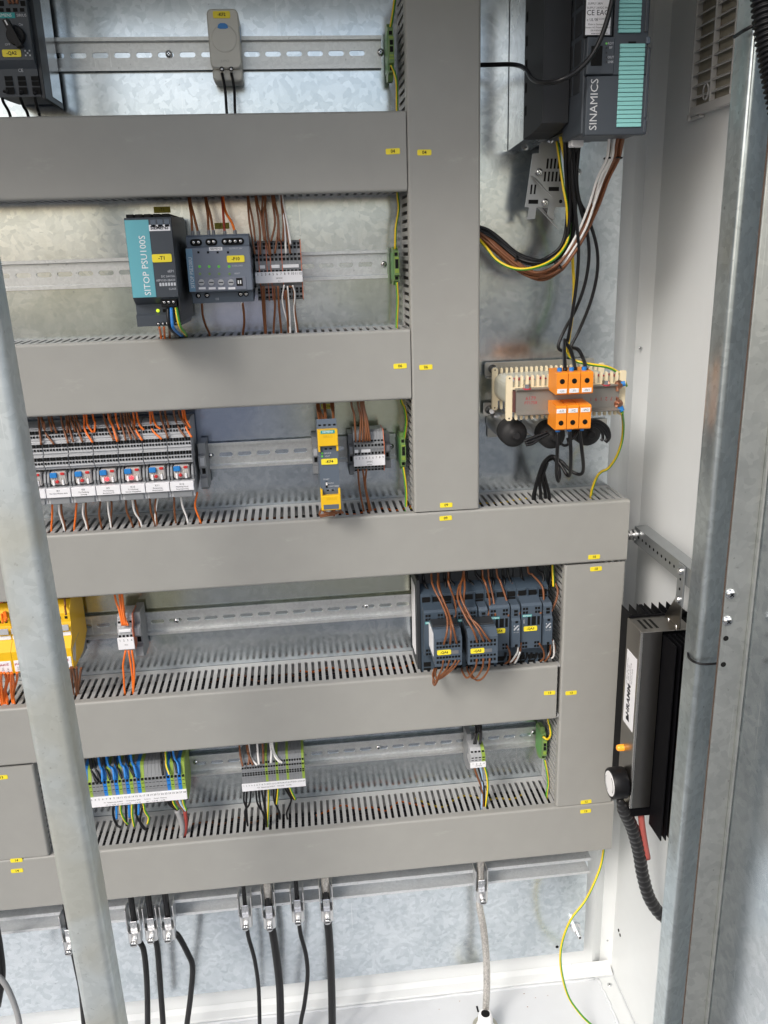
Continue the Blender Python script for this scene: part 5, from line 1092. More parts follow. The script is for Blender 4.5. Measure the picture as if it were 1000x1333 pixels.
tag(MB().tube(spline(P), 2.0, 8, 0, split=1, ang=1.0).build('wire', [WIRE['green'], WIRE['yellow']]), 'green and yellow earth wire bowing from the lowest duct to the floor', 'wire')
# ------------------------------------------------------------------ drive unit at top right
YD, XD0 = -200, at(762, 100, -200)[0]
XD1 = at(845, 100, YD)[0]; zc0 = at(800, 176, YD)[1]; zp0 = atx(690, 180, XD0).z
t = thing('drive_unit', 'large dark grey drive unit with mint label strips', 'drive', ((XD0+XD1)/2, 0, zc0))
MB().box(XD0, XD1-2, -126.5, -3, zp0, ZT-50, 1.5).build('power_module', plastic('matt charcoal housing', (.027, .029, .032), .55, .3, .05, .03), t)
XC0 = at(662, 150, -1)[0]; zch = atx(690, 178, XC0).z
zcb = atx(664, 195, XC0).z; zcf = atx(722, 152, XC0).z
MB().prism([(-74, zch), (-3, zcb), (-3, ZT-50), (-74, ZT-50)], 'x', XC0, XD0-.6).build('heat_sink_housing', zinc('housing zinc', (.40, .42, .44), (.62, .64, .66), (.2, .34), 90, metal=.95), t)
MB().prism([(-150, zcf), (-120, zcf-5), (-74.4, zch), (-74.4, ZT-50), (-150, ZT-50)], 'x', XC0-.4, XD0-.6).build('side_housing', MATS['matt charcoal housing'], t)
mb = MB()
for k in range(8): mb.box(XC0-.7, XC0, -86, -80, zp0+14+k*24, zp0+24+k*24)
o = mb.build('side_slot', HOLE, t); o['kind'] = 'stuff'
MB().box(XD0+.6, XD1-1, YD+8, -127, zc0+2, ZT-50, 1.5).build('control_unit', ANTH, t)
mb = MB()
for k in range(8):
    for j in range(2): mb.box(XD0+.2, XD0+1.0, -182+j*26, -162+j*26, zc0+44+k*27, zc0+66+k*27)
mb.build('side_grille', ANTHD, t)['kind'] = 'stuff'
def pf(l, r, tp, bt): return rect(l, r, tp, bt, YD)
a = pf(763, 843, 98.5, 174); MB().box(a[0], a[1], YD-1, YD+9, zc0, a[3], 1).build('lower_door', ANTH, t)
a = pf(764, 799.5, 48, 97); pnl = MB().box(a[0], a[1], YD-1, YD+9, a[2], a[3], .8).build('port_panel', ANTH, t)
a = pf(800.5, 846, -60, 97.5); MB().box(a[0], a[1], YD, YD+9, a[2], a[3], .8).build('upper_door', ANTH, t)
a = pf(764, 799.5, -60, 47); MB().box(a[0], a[1], YD, YD+9, a[2], a[3], .6).build('upper_panel', ANTHD, t)
a = pf(763.5, 796, -50, 45.5); lab = MB().box(a[0], a[1], YD-.6, YD+.2, a[2], a[3]).build('rating_label', LABEL, t)
for px, py, s_, h_ in ((779, 10.5, 'SUPPLY 24VDC Max.', 1.9), (775, 5, 'SUPPLY 380V', 1.9), (772, -1, 'FS: 20', 1.9), (778, 17, 'CE EAC', 4.8), (771, 26, 'c UL us', 2.6), (784, 25, 'IND.CONT. EQ.', 1.7), (779, 32, 'Made in Germany 2021', 1.6), (779, 36, 'Siemens AG Frauenauracher Str.', 1.5), (779, 40, 'DE-91056 Erlangen', 1.5), (780, 43.5, 'www.siemens.com', 1.6)):
    x, z = at(px, py, YD); text(lab, s_, x, z, YD-.75, h_, INK)
a = pf(769, 783.5, 60, 86); hole(t, (a[0]+a[1])/2, (a[2]+a[3])/2, YD-1.1, a[1]-a[0], a[3]-a[2], 'memory_card_slot')
for k, (py, m_, s_) in enumerate(((57, GREENL, 'RDY'), (62.5, ANTHD, 'BF'), (69, ANTHD, ''), (75, ANTHD, 'OUT'), (81, ANTHD, 'LNK'))):
    x, z = at(789, py, YD); MB().cyl((x, YD-.8, z), (x, YD-1.5, z), 1.0, n=8).build('lamp', m_, pnl)
    if s_: text(pnl, s_, x+4.6, z, YD-1.2, 2.3, GREYL)
xm, zm_ = at(773, 136.5, YD); text(t, 'SINAMICS', xm, zm_, YD-1.2, 7.9, plastic('silver print', (.55, .56, .57), .4), rot=math.pi/2, sx=1.0)
for (l, r, tp, bt, n_) in ((806.5, 835.5, -50, 43.5, 17), (804.5, 836.5, 57, 166, 19)):
    a = pf(l, r, tp, bt); h_ = (a[3]-a[2])/n_; sk = (at((l+r)/2+6, tp, YD)[0]-at((l+r)/2-6, bt, YD)[0])*0
    dx = at(l+7, tp, YD)[0]-at(l, bt, YD)[0]; dx = at(838, 57, YD)[0]-at(837, 57, YD)[0]
    for k in range(n_): MB().box(a[0], a[1], YD-2.4+(.5 if k % 4 else 0), YD+.5, a[2]+h_*k+.35, a[2]+h_*(k+1)-.2, .3).build('label_strip', MINT, t)
for (l, r, tp, bt) in ((841, 849, -40, 42), (841, 850, 48, 57.5), (840, 848, 62, 154), (837, 845, 157, 173)):
    a = pf(l, r, tp, bt); MB().box(a[0], a[1]-3, YD-2, YD+10, a[2], a[3], .8).build('hinge_cover', ANTH2 if tp == 48 else ANTH, t)
a = pf(818, 828, 54, 57); hole(t, (a[0]+a[1])/2, (a[2]+a[3])/2, YD-.2, a[1]-a[0], a[3]-a[2])
MB().box(XD0+2, XD1-2, YD+12, -30, zp0-10 if zp0-10 > zc0+3 else zc0+3, zp0-.5).build('lower_block', ANTHD, t)
for k in range(2):
    p = at3(746+8*k, 184, -140); MB().box(p.x-3.5, p.x+3.5, -146, -134, p.z-6, zc0+4, .8).build('white_plug', LABEL, t)
wire('black', '', 'p', [(560, 84), (628, 84.5), (668, 84), (684, 90), (692, 102), (706, 107.5), (728, 105), (752, 92), (772, 70), (786, 40), (797, 0), (802, -40)], [-20, -40, -70, -110, -150, -190, -212, -214, -214, -214, -214, -214], 2.5, label='thick black lead looping in front of the dark drive unit', cat='cable')
# shield plate
YB_ = -52
out_ = [(385, 50), (562, 50), (580, 200), (620, 258), (692, 882), (560, 890), (540, 975), (553, 1003), (535, 1024), (500, 1008), (470, 985), (480, 890), (342, 890), (326, 1018), (225, 1030), (226, 1006), (246, 992), (257, 890), (210, 885), (300, 266), (374, 262)]
pp = [at(*zp('y', *q), YB_) for q in out_]
zs_ = sum(p[1] for p in pp)/len(pp)
t = thing('shield_plate', 'punched grey metal shield plate hanging under the drive unit', 'shield plate', (pp[0][0], YB_, min(p[1] for p in pp)))
SHP = plastic('shield plate zinc', (.42, .43, .43), .42, .5, .08, .03, metal=.75)
MB().prism(pp, 'y', YB_, YB_+2).build('plate', SHP, t)
mb = MB()
def yslot(c, w0, h0, lean=8):
    P = [(c[0]-w0/2+lean/2*h0/110, c[1]-h0/2), (c[0]+w0/2+lean/2*h0/110, c[1]-h0/2), (c[0]+w0/2-lean/2*h0/110, c[1]+h0/2), (c[0]-w0/2-lean/2*h0/110, c[1]+h0/2)]
    P = [at(*zp('y', *q), YB_) for q in P]; MB().prism(P, 'y', YB_-.25, YB_+1).build('slot', HOLE, t)
for k in range(4): yslot((470+43*k, 382), 22, 118, 12)
for k in range(5): yslot((440+44*k, 532), 22, 115, 12)
for k in range(2): yslot((282+42*k, 680), 20, 112, 12)
yslot((542, 676), 120, 48, 4); yslot((305, 824), 112, 48, 4)
q = at3(*zp('y', 622, 820), YB_); MB().cyl(q, q+Vector((0, -.3, 0)), 2.2, n=12).build('hole', HOLE, t)
for (sx, sy), tri in (((370, 480), ((275, 525), (330, 555), (515, 768))), ((440, 830), ((345, 885), (400, 900), (590, 1140)))):
    q = at3(*zp('y', sx, sy), YB_-2); screw(t, q, (-.1, -1, 0), 4.6, 4)
    A, B_, C_ = [at3(*zp('y', *a), YB_-1) for a in tri]
    C2 = at3(*zp('y', *tri[2]), YB_-22)
    mb = MB(); n_ = Vector((.5, -.6, .6)); vs = [A, B_, C2, A+n_, B_+n_, C2+n_]; mb.add(vs, [(0, 1, 2), (3, 5, 4), (0, 3, 4, 1), (1, 4, 5, 2), (2, 5, 3, 0)]); mb.build('bent_tab', SHP, t)
q = at3(*zp('y', 500, 105), YB_-1); screw(t, q, (0, -1, 0), 4.6, 3)
q = at3(*zp('y', 205, 190), -20); sc = screw_mb(q, (0, -1, 0), 4.6, 6); tag(sc.build('screw', [STEEL, HOLE]), 'single dark screw on the plate left of the shield plate', 'screw')
q = at3(*zp('y', 825, 480), -4); sc = screw_mb(q, (0, -1, 0), 4.0, 3); tag(sc.build('screw', [SCREW, HOLE]), 'zinc screw in the plate right of the black drive cables', 'screw')
# cable bundles below the drive
random.seed(11)
def bundle(cc, where, path, offs, ys, r, z='j', wd=1.25):
    for (dx0, dy0, dx1, dy1, dy_) in offs:
        n_ = len(path)
        pts = [(x+wd*(dx0+(dx1-dx0)*i/(n_-1))+random.uniform(-4, 4), y+dy0+(dy1-dy0)*i/(n_-1)+random.uniform(-3, 3)) for i, (x, y) in enumerate(path)]
        yy = [a+dy_+random.uniform(-2, 2) for a in ys]
        wire(cc, where, z, pts, yy, r)
path = [(765, -10), (752, 80), (742, 150), (690, 260), (640, 400), (585, 540), (500, 680), (440, 745), (350, 785), (250, 745), (150, 660), (70, 590), (-20, 540)]
ysb = [-150, -140, -130, -110, -95, -88, -85, -82, -78, -70, -60, -52, -45]
lw = 'in the cable loop below the drive unit'
ysw = [y+q for y, q in zip(ysb, (-4, -6, -8, -9, -9, -8, -6, 2, 8, 12, 12, 10, 8))]
bundle('white', lw, path, [(-32, 0, -4, 8, 0), (-4, 0, 8, 4, 0), (-16, 0, 2, 14, 2)], ysw, 1.5)
bundle('brown', lw, path, [(22, 0, -38, -8, -4), (12, 0, -30, -22, -8), (32, 5, -12, 10, 0), (-13, 5, -25, 18, 2), (18, 0, -2, 34, 6), (28, 0, 4, 2, -6)], ysb, 1.9)
pathb = [(500, 30), (505, 180), (508, 350), (500, 520), (470, 630), (400, 690), (320, 712), (220, 680), (130, 610), (60, 560), (-20, 535)]
ysk = [-120, -100, -85, -78, -74, -72, -70, -64, -56, -50, -45]
bundle('black', lw, pathb, [(-14, 0, 0, -6, 0), (4, 0, 5, 14, -5), (20, 5, 0, -20, 4), (34, 0, 0, 28, 0)], ysk, 2.4)
wire('PE', '', 'j', [(438, 60), (450, 140), (472, 300), (490, 400), (498, 520)], [-70, -76, -84, -86, -78], 1.8, label='green and yellow wire hanging straight down from the shield plate')
wire('PE', '', 'j', [(510, 500), (495, 600), (440, 680), (360, 730), (260, 752), (180, 740), (110, 700), (60, 640), (-10, 560)], [-80, -84, -92, -96, -96, -86, -76, -66, -54], 1.9, label='green and yellow wire sweeping under the cable loop into the upright duct')
wire('PE', '', 'j', [(450, -10), (462, 60), (480, 150), (500, 300), (518, 560), (524, 720), (530, 850), (522, 1000), (502, 1140), (495, 1200), (530, 1245), (620, 1268), (720, 1285), (790, 1330), (815, 1385)], [-90, -90, -88, -80, -60, -50, -50, -55, -70, -80, -100, -110, -112, -108, -100], 1.9, ang=.7, label='long green and yellow wire from the drive to the upper copper lug')
for pts in ([(560, 60), (545, 250), (560, 380), (610, 480), (655, 640), (655, 780), (620, 930), (560, 1080), (515, 1170), (500, 1240)], [(530, 50), (535, 250), (565, 420), (600, 540), (612, 680), (590, 830), (540, 970), (480, 1080), (445, 1170), (470, 1195), (495, 1180)], [(515, 60), (525, 300), (545, 500), (555, 660), (545, 820), (520, 1000), (500, 1120), (485, 1180)]):
    wire('black', 'hanging from the drive unit to the orange terminals', 'j', pts, [-110+6*i if i < 8 else -70 for i in range(len(pts))], 2.1)
def tie(label, z, c, rad, y, tilt=0):
    p = at3(*zp(z, *c), y); P = []
    for k in range(17):
        an = 2*math.pi*k/16; P.append(p+Vector((rad*math.cos(an)*math.cos(tilt), -rad*.8*math.sin(an), rad*math.cos(an)*math.sin(tilt))))
    tag(MB().tube(P, 1.1, 6).build('cable_tie', BLACK), label, 'cable tie')
tie('black tie round the white and brown wires just below the drive unit', 'j', (742, 150), 10, -133, 0)
tie('black tie on the cable loop nearest the upright duct', 'j', (205, 705), 7, -70, 1.0)
tie('black tie at the lowest bend of the cable loop', 'j', (440, 725), 8, -84, 2.2)
# ------------------------------------------------------------------ filter choke with orange terminals
YBk = -36; xl = at(640, 510, YBk)[0]; YF = atx(658.5, 515, xl).y
t = thing('filter_choke', 'cream and steel filter choke with comb frames', 'choke', (xl+80, 0, at(720, 556, -100)[1]))
zk = lambda px, py, y: at(px, py, y)[1]
xrF = at(808, 500, YF)[0]
for (y_, dz) in ((YBk, 0), (YF, 0)):
    zt = zk(662, 489, YF) if y_ == YF else zk(641, 483, YBk); zb = zk(662, 547, YF) if y_ == YF else zk(643, 536, YBk)
    zt = zk(662, 489, YF); zb = zk(662, 547.5, YF)
    mb = MB(); mb.prism([(xl, zb+2), (xl+2, zb), (xl+6, zb), (xl+8, zb+2), (xl+8, zt-2), (xl+6, zt), (xl+2, zt), (xl, zt-2)], 'y', y_-2, y_+2)
    mb.build('comb_end', CREAM, t)
    mb = MB(); mb.prism([(xrF-2, zb+2), (xrF, zb), (xrF+5, zb), (xrF+6, zb+2), (xrF+6, zt-2), (xrF+5, zt), (xrF, zt), (xrF-2, zt-2)], 'y', y_-2, y_+2)
    mb.build('comb_end', CREAM, t)
    MB().box(xl+7, xrF, y_-2.4, y_+2.4, zt-17, zt-14.5).build('comb_bar', CREAM, t); MB().box(xl+7, xrF, y_-2.4, y_+2.4, zb+12.5, zb+15).build('comb_bar', CREAM, t)
    x = xl+11.5
    while x < xrF-2:
        for za, zb2 in ((zt-15, zt-.5), (zb+.5, zb+13)):
            MB().prism(rounded(x, x+3.2, za, zb2, 1.5, 3), 'y', y_-1.9, y_+1.9).build('comb_tooth', CREAM, t)
        x += 6.7
    for zz in (zt-3, zb+3): MB().cyl((xl+4, y_-2.1, zz), (xl+4, y_-2.4, zz), 1.0, n=8).build('hole', HOLE, t)
P = rounded(xl+3, xrF, zb+14, zt-7, 12, 6)
MB().prism([(q[0], q[1]) for q in P], 'y', YF+2.2, YBk-2.2).build('winding', COIL, t)
mb = MB()
for k in range(9): mb.box(xl+14+k*15, xl+22+k*15, YF+3, YF+18, zt-8, zt-5.5)
mb.build('red_insulation', INKR, t)['kind'] = 'stuff'
YG = YF-9
a = rect(669, 806, 505, 537, YG)
c0 = at(672, 520, YG)[0]; c1 = at(806, 518, YG)[0]; cz0, cz1 = zk(738, 537, YG), zk(738, 503.5, YG)
core = MB().prism([(YF+4, cz0+6), (YG, cz0+2), (YG-6, cz0), (YG-7, cz0+1), (YG, cz0+4), (YG, cz1-4), (YG-5, cz1-.5), (YG-5, cz1+.8), (YF+4, cz1)], 'x', c0, c1).build('core', CORE, t)
MB().box(c0-3, c0-.2, YG+2, YF+4, cz0+3, cz1-3).build('core_edge', plastic('brown insulation', (.10, .035, .03), .6), t)
for px, py in ((686, 502.5), (789, 498)):
    q = at3(px, py, YG-2); MB().cyl((q.x, q.y, cz1+.5), (q.x, q.y, cz1+6), 4.6, n=6, smooth=False).cyl((q.x, q.y, cz1-.5), (q.x, q.y, cz1+1.0), 5.4, n=16, mi=1).build('bolt', [SCREW, INKR], t)
x, z = at(691, 518.5, YG); text(core, '6179', x, z, YG-.2, 4.2, INKR, sx=1.1); x, z = at(691, 524.5, YG); text(core, 'P71758', x, z, YG-.2, 3.8, INKR)
x, z = at(786, 519, YG); text(core, '1  7  2  1  9  1', x, z, YG-.2, 4.4, INKR, rot=math.pi)
for (up, L3, tp, bt, sg) in ((1, (723, 738.5, 754.5, 771.5), 479, 513.5, 1), (0, (722, 736.5, 752.5, 768.5), 528, 559.5, -1)):
    YT = YG-34
    for k in range(3):
        x0 = at(L3[k]+1.5, (tp+bt)/2, YT)[0]; x1 = at(L3[k+1]+1.2, (tp+bt)/2, YT)[0]; dyp = -1.5*k
        z0 = zk((L3[0]+L3[3])/2, bt, YT); z1 = zk((L3[0]+L3[3])/2, tp+6*up, YT)
        tb = MB().prism([(YG-1, z0+2), (YT+2, z0), (YT, z0+1.5), (YT, z1-1.5), (YT+2, z1), (YG-1, z1+2)], 'x', x0+.3, x1-.3).build('orange_terminal', ORT, t)
        xm = (x0+x1)/2; zh = z1-10 if up else z0+9
        MB().lathe((xm, YT+.1, zh), (0, -1, 0), [(0, 3.1), (.4, 3.1), (.4, 2.2)], 12).build('screw_hole', HOLE, tb)
        zl_ = z0+4.6 if up else z1-6
        lb_ = MB().box(xm-5.8, xm+5.8, YT-.5, YT+.2, zl_-2.6, zl_+2.6, .3).build('terminal_label', LABEL, tb)
        text(lb_, (('-U1', '-V1', '-W1') if up else ('-U2', '-V2', '-W2'))[k], xm, zl_, YT-.6, 2.8, INK)
        zq = z1+1.5 if up else z0-1
        MB().cyl((xm, YT+12, zq-3), (xm, YT+12, zq+3), 3.0, n=10).build('blue_ferrule', TBLUE, tb)
        if up:
            pts = [[(500, 50), (498, 110), (503, 212)], [(503, 60), (530, 100), (545, 150), (556, 208)], [(528, 90), (570, 100), (598, 150), (613, 206)]][k]
            wire('black', 'entering the upper orange terminals', 'k', pts, (-78, -105, YT+12) if k == 0 else (-78, -95, -110, YT+12), 2.4)
        else:
            pts = [[(466, 525), (462, 640), (458, 740), (468, 785), (474, 740), (460, 690), (430, 660), (385, 700), (340, 850)], [(527, 520), (533, 640), (530, 740), (515, 755), (480, 700), (440, 655), (400, 680), (370, 760), (375, 850)], [(576, 515), (590, 620), (598, 720), (580, 750), (530, 730), (480, 680), (430, 670), (390, 720), (420, 855)]][k]
            wire('black', 'leaving the lower orange terminals into the long duct', 'k', pts, [YT+12, YT+14, -115, -105, -95, -85, -70, -58, -50], 2.3, dn=20)
for k, pts in enumerate(([(390, 700), (365, 770), (345, 850)], [(410, 690), (385, 770), (400, 850)])): wire('black', 'dropping into the long duct left of the green wire', 'k', pts, (-66, -48), 2.2, dn=20)
# copper lugs and blue crimps
lugs = []
for (px, py, sg) in ((806.5, 501, 1), (806, 526, -1)):
    q = at3(px, py, YG-3); mb = MB().lathe((q.x, YG+1, q.z), (0, -1, 0), [(0, 2), (1, 5.5), (3, 5.5), (4, 3), (8, 2.6)], 14).cyl((q.x-1.5, YG-1, q.z-sg*8), (q.x-1.5, YG-1, q.z), 2.2, 1.6, n=8)
    mb.build('copper_lug', COPPER, t)
    e = (814, 499) if sg > 0 else (810, 535)
    p2 = at3(*e, YG-4); d_ = (p2-Vector((q.x, YG-2, q.z))); MB().cyl(Vector((q.x, YG-2, q.z))+d_*.35, p2, 3.4, 3.2, n=12).build('blue_crimp', BLUEP, t)
wire('PE', '', 'k', [(800, 425), (806, 500), (798, 580), (770, 660), (728, 718), (690, 738), (665, 770), (640, 845)], [YG-4, -80, -70, -62, -58, -55, -52, -48], 1.9, dn=20, ang=-.8, label='green and yellow wire from the lower copper lug into the long duct')
# mounting feet behind the choke
FOOT = plastic('zinc foot', (.55, .54, .50), .35, .5, .06, .02, metal=.8)
for (l, r, tp, bt) in ((631, 773, 469, 489),):
    a = rect(l, r, tp, bt, -10); MB().prism(rounded(a[0], a[1], a[2]+2, a[3], 3, 3), 'y', -11, -9).box(a[0]+.2, a[0]+14, -24, -11.2, a[2]+1, a[2]+3).build('mounting_foot', FOOT, t)
a = rect(629, 646, 524, 541, -10); MB().prism(rounded(a[0], a[1], a[2], a[3], 2, 3), 'y', -11, -9).build('mounting_foot', FOOT, t)
for px, py in ((641, 480), (637, 533)): q = at3(px, py, -11); MB().lathe(q, (0, -1, 0), [(0, 6), (3, 6), (3, 4), (16, 4), (16, 3)], 12).build('stud', STEEL, t)
# capacitors with rubber boots under the choke
for k, (px, py, lb) in enumerate(((672.5, 567.5, 'capacitor with black rubber boot farthest left under the choke'), (723, 570, 'capacitor with black boot behind the lower orange terminals'), (770, 566, 'capacitor with black boot farthest right under the choke'))):
    q = at3(px, py, -108)
    t = thing('capacitor', lb, 'capacitor', (q.x, 0, q.z-20), 'round capacitors with rubber boots')
    MB().lathe((q.x, -3, q.z), (0, -1, 0), [(0, 15.5), (74, 15.5), (76, 14.5)], 24).build('can', ALU, t)
    MB().lathe((q.x, -72, q.z), (0, -1, 0), [(0, 17.2), (22, 17.4), (27, 15.5), (29, 9), (31, 5), (38, 4.2)], 24).build('rubber_boot', plastic('boot rubber', (.02, .02, .021), .6, .3, .05, .02), t)
a = rect(635, 790, 549, 567, -6); o = MB().prism([(a[0], a[2]+2), (a[1], a[2]+2), (a[1], a[3]), (a[0], a[3])], 'y', -6, -3); tag(o.build('clamp_strip', FOOT), 'zinc strip behind the three rubber booted capacitors', 'strip')
for pts in ([(290, 578), (330, 560), (370, 545), (410, 530)], [(295, 588), (335, 575), (375, 560), (420, 540)], [(300, 598), (335, 590), (370, 565), (400, 550)], [(520, 570), (545, 560), (590, 500)], [(480, 590), (500, 600), (520, 590), (515, 560)]): wire('black', 'between the rubber booted capacitors', 'k', pts, (-140, -136), 1.8)
for pts in ([(600, 490), (660, 480), (710, 510), (725, 555), (710, 580)], [(610, 478), (670, 470), (722, 505), (735, 555), (715, 585)], [(615, 500), (650, 495), (690, 520), (700, 560), (690, 575)], [(640, 500), (680, 500), (715, 540), (725, 575)]): wire('black', 'curling round the rightmost rubber boot', 'k', pts, -138, 1.9)
# ------------------------------------------------------------------ vent grille on the side wall
def wx(px, py, x=XR): return atx(px, py, x)
t_y0 = wx(905, 152).y; t_y1 = t_y0-150; vz0 = wx(928, 145).z
VG = plastic('grille plastic', (.50, .50, .49), .42, .45, .03, .02)
t = thing('vent_grille', 'grey louvred vent grille on the right side wall', 'vent grille', (XR, (t_y0+t_y1)/2, vz0))
vz1 = vz0+250
MB().box(XR-9, XR-.3, t_y0-3, t_y0, vz0, vz1, .8).build('frame', VG, t); MB().box(XR-9, XR-.3, t_y1, t_y0-3.2, vz0, vz0+10, .8).build('frame', VG, t)
MB().box(XR-1.2, XR-.2, t_y1, t_y0-3.2, vz0+10.2, vz1).build('filter_mat', plastic('filter mat', (.36, .34, .28), .9, .1, .3, .5, 200), t)
sp_ = (wx(931, 100).y-wx(907, 100).y)
for k in range(1, 6): MB().box(XR-8.5, XR-2, t_y0-3+sp_*k-1.3, t_y0-3+sp_*k+1.3, vz0+10, vz1, .4).build('grille_bar', VG, t)
for k in range(16):
    z = vz0+19+k*12.6; MB().prism([(XR-8, z), (XR-7.2, z-1), (XR-2, z+2.5), (XR-2.6, z+3.6)], 'y', t_y1, t_y0-3.2).build('slat', VG, t)
MB().box(XR-9, XR-.3, t_y0-2, t_y0+4, vz0-4, vz0+3, 1).box(XR-7, XR-.3, t_y0-26, t_y0-2.2, vz0-3.5, vz0-.2, .8).build('snap_latch', VG, t)
q = wx(919.5, 119, XR-8); P = [Vector((XR-8.6, q.y+6.5*math.cos(2*math.pi*k/16), q.z+8.5*math.sin(2*math.pi*k/16))) for k in range(17)]; MB().tube(P, 1.0, 6).build('direction_ring', VG, t)
# ------------------------------------------------------------------ heater on its bracket
XH = 285; yh0, yh1 = atx(817, 806, XH).y, atx(835, 823, XH).y; hz1 = atx(826, 814, XH).z; hz0 = atx(819, 1052, XH).z
XHr = 352
t = thing('panel_heater', 'finned black heater with stainless cover', 'heater', ((XH+XHr)/2, (yh0+yh1)/2, hz0))
cov = MB().box(XH, XH+1.6, yh1+3, yh0, hz0, hz1, .4).build('cover', DSTEEL, t)
mb = MB().cyl((XH+3, yh1+3, hz0), (XH+3, yh1+3, hz1-.4), 3, n=24); mb.build('rounded_edge', plastic('stainless edge highlight', (.62, .60, .56), .25, .5, .05, 0, metal=1), t)  # bend coloured brighter than the cover, painting in its corner highlight
xlip = at(857, 900, yh1)[0]
MB().box(XH+3.2, xlip, yh1+.1, yh1+1.7, hz0, hz1-.3, .4).build('front_lip', DSTEEL, t)
MB().box(XH+1.7, XHr, yh1+.2, yh0, hz1-1.6, hz1-.1, .4).build('top_plate', DSTEEL, t)
for k in range(3):
    x = XH+9+k*7.5; MB().box(x, x+3.4, yh1+10, yh0-8, hz1-.2, hz1+.15).build('slot', HOLE, t)
for px, py in ((871, 806), (881, 815)):
    d_ = ray(px, py); tt = (hz1-CAM.z)/d_.z; q = CAM+tt*d_; screw(t, (q.x, q.y, hz1), (0, 0, 1), 2.6, 2.2)
for k in range(8):
    x = XH+3+(XHr-XH)*k/7.5
for sgn, y0, y1 in ((1, yh0+1, yh0+38), (-1, yh1+2, yh1-34)):
    mb = MB()
    for k in range(8 if sgn > 0 else 11):
        x = (XH+6 if sgn > 0 else xlip+2.5)+k*((XHr+16-XH)/8 if sgn > 0 else 6.4)
        dz = 0 if sgn > 0 else -28
        MB().prism([(x, y0), (x+1.8, y0), (x+1.2, y1), (x+.6, y1)] if sgn > 0 else [(x-1.0, y0), (x+1.4, y0), (x+1.0, y1), (x-.4, y1)], 'z', hz0+dz+(0 if sgn > 0 else -5*0), hz1-6+(8 if sgn > 0 else 0)).build('fin', FINB, t)
MB().box(XH+3, XHr+14, yh1+6, yh0-1, hz0-18, hz1-3, .5).build('core', FINB, t)
mb = MB().box(XH+2, XHr+14, yh0+.5, yh0+2.5, hz0, hz1+2).box(XH+30, XH+34, yh0+2.5, yh0+36, hz1-2, hz1+1.6); mb.build('fin_base', FINB, t)
# label on the left face of the cover
L4 = [atx(*zp('u', 0, 0), XH)]
ly0, ly1 = yh0-6, yh1+7
lz1, lz0 = atx(822, 850, XH).z, atx(815, 942, XH).z
lab = MB().box(XH-.5, XH+.1, ly1, ly0, lz0, lz1, .15).build('rating_label', LABEL, t)
ym = (ly0+ly1)/2
text(lab, 'DRAMM', XH-.7, lz0+24, ym+2, 1, INK) if False else None
def textx(parent, s_, y, z, h, mat, bold=0, sx=1.0):
    cu = bpy.data.curves.new('lettering', 'FONT'); cu.body = s_; cu.size = h*.001*1.42; cu.align_x = 'CENTER'; cu.align_y = 'CENTER'; cu.resolution_u = 2; cu.offset = bold*.001
    o = bpy.data.objects.new('lettering', cu); C.objects.link(o)
    M = Matrix.Rotation(-math.pi/2, 4, 'Z') @ Matrix.Rotation(math.pi/2, 4, 'X') @ Matrix.Rotation(math.pi/2, 4, 'Z') @ Matrix.Diagonal((sx, 1, 1, 1))
    TXT.append((o, parent, mat, M, Vector((XH-.62, y, z))))
textx(lab, 'HRAMM', ym+2, lz0+38, 9.5, INK, .5, .95)
mb = MB().prism([(ym-4, lz0+8), (ym+6, lz0+8), (ym+6, lz0+12), (ym+1, lz0+16), (ym+6, lz0+18), (ym-2, lz0+18)], 'x', XH-.75, XH-.45); mb.build('logo', INK, lab)
for k, s_ in enumerate(('TYP SRH 100 / 230 VAC', '100 W  IP 20', 'Schaltschrankheizung', 'Vorsicht heiss')): textx(lab, s_, ly0-5-k*5.2, lz1-30, 2.8, INK)
q = atx(811.5, 973, XH); MB().lathe((XH, q.y, q.z), (-1, 0, 0), [(0, 4.8), (6, 4.5), (8.5, 3.8), (9.5, 2)], 16).build('lamp', ORL, t)
q = atx(815, 1018, XH); kn = MB().lathe((XH-2, q.y, q.z), (-1, 0, 0), [(0, 20), (2, 21), (19, 21), (20.5, 20)], 32).build('knob', BLACK, t)
MB().lathe((XH-22.2, q.y, q.z), (-1, 0, 0), [(0, 17), (.9, 16.6)], 32).build('dial_face', WHITE, kn)
mb = MB()
for a0, a1 in ((2.0, 3.6), (-1.2, .3)):
    n_ = 12
    for k in range(n_):
        aa = a0+(a1-a0)*k/n_; ab = a0+(a1-a0)*(k+1)/n_
        vs = [(XH-23.3, q.y+r_*math.cos(an), q.z+r_*math.sin(an)) for r_, an in ((13.4, aa), (14.6, aa), (14.6, ab), (13.4, ab))]; mb.add(vs, [(0, 1, 2, 3)])
mb.build('dial_scale', INK, kn)
MB().box(XH+20, XH+34, yh1+8, yh1+24, hz0-7, hz0-.3, 1.5).build('cable_entry', BLACK, t)
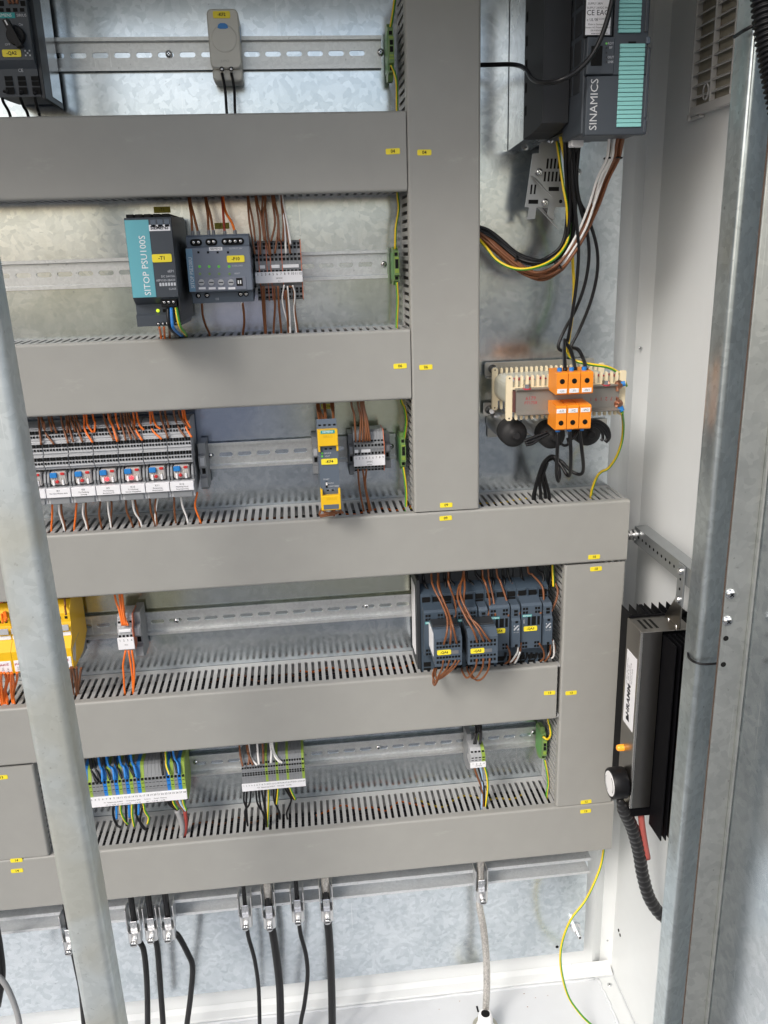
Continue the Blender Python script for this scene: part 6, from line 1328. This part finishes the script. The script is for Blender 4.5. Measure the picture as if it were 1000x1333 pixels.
# bracket arm: perforated angle along the side wall
XS = 335; sy0, sy1 = atx(826, 692, XS).y, atx(905, 755, XS).y-30; sz = atx(822, 692, XS).z
XS_ = XS
t = thing('bracket_arm', 'perforated steel arm running forward along the right side wall', 'bracket', (XS, (sy0+sy1)/2, sz-12))
za = atx(826, 684, XS).z
MB().prism([(XS, sz-12), (XS+1.6, sz-12), (XS+1.6, sz+10.4), (XS+18, sz+10.4), (XS+18, sz+12), (XS, sz+12)], 'y', sy1, sy0).build('angle', plastic('bracket steel', (.40, .42, .43), .4, .5, .08, .03, metal=.85), t)
for k in range(11):
    y = sy0-16-k*12.5
    MB().cyl((XS-.3, y, sz), (XS+.2, y, sz), 2.1, n=10).build('hole', HOLE, t)
mb = MB().cyl((at(817, 692, sy0-9)[0], sy0-9, sz+2), (XS-.2, sy0-9, sz+2), 5.2, n=14).cyl((XS-6, sy0-9, sz+2), (XS-2.5, sy0-9, sz+2), 8, n=16).cyl((XS-12, sy0-9, sz+2), (XS-8.5, sy0-9, sz+2), 7.4, n=6, smooth=False); mb.build('bolt', STEEL, t)
ve = atx(888, 745, XS-1)
hz_t = atx(884, 778, XS-1).z
v = MB().box(XS-2.4, XS-.4, ve.y-9, ve.y+9, hz_t-8, ve.z+10, .4).build('drop_strap', MATS['bracket steel'], t)
for z in (ve.z-9, ve.z-22): MB().cyl((XS-2.7, ve.y, z), (XS-2.3, ve.y, z), 1.9, n=10).build('hole', HOLE, t)
for z in (ve.z+2, hz_t-1): MB().lathe((XS-2.4, ve.y, z), (-1, 0, 0), [(0, 5.2), (1.5, 5.2), (3.5, 3.4)], 14).build('bolt', SCREW, t)
MB().prism([(max(ve.y-12, yh1+1), hz1+.2), (yh0-2, hz1+.2), (yh0-4, hz1+6), (ve.y+8, hz_t+3), (max(ve.y-12, yh1+1), hz_t+3)], 'x', XS-.2, XS+1.4).build('plate', DSTEEL, t)
# sleeved cable below the heater
P = [at3(806, 1040, -195), at3(815, 1060, -190), at3(824, 1080, -185), at3(832, 1110, -180), at3(837, 1140, -178), at3(846, 1170, -178), at3(862, 1192, -180), at3(880, 1200, -185), at3(910, 1204, -190)]
sp_ = spline(P, 30); L_ = 0; rr = []
for i, p in enumerate(sp_):
    if i: L_ += (p-sp_[i-1]).length
    rr.append((8.2 if L_ > 22 else 3+5.2*L_/22)+1.3*abs(math.sin(math.pi*L_/9.5))-.2)
sl_ = MB().tube(sp_, rr, 12).build('spiral_sleeve', plastic('spiral sleeve black', (.014, .014, .015), .35, .5, .1, .35, 220)); tag(sl_, 'black spiral sleeve hose curving below the heater', 'cable sleeve')
P = [at3(834, 1056, -186), at3(836, 1075, -186), at3(839, 1095, -184), at3(843, 1117, -182)]
tag(MB().tube(spline(P), 4.4, 12).build('cable', plastic('dusty red cable', (.42, .10, .085), .5, .4, .08, .02)), 'red cable running from the heater into the black sleeve', 'cable')
flush_text(); flush_wires()
for o in C.objects:      # printed codes and rows of tiny openings: too small to pick apart singly
    if o.type == 'MESH' and o.name.split('.')[0] in ('opening', 'code_print', 'indicator_window') and len(o.data.polygons) > 8: o['kind'] = 'stuff'
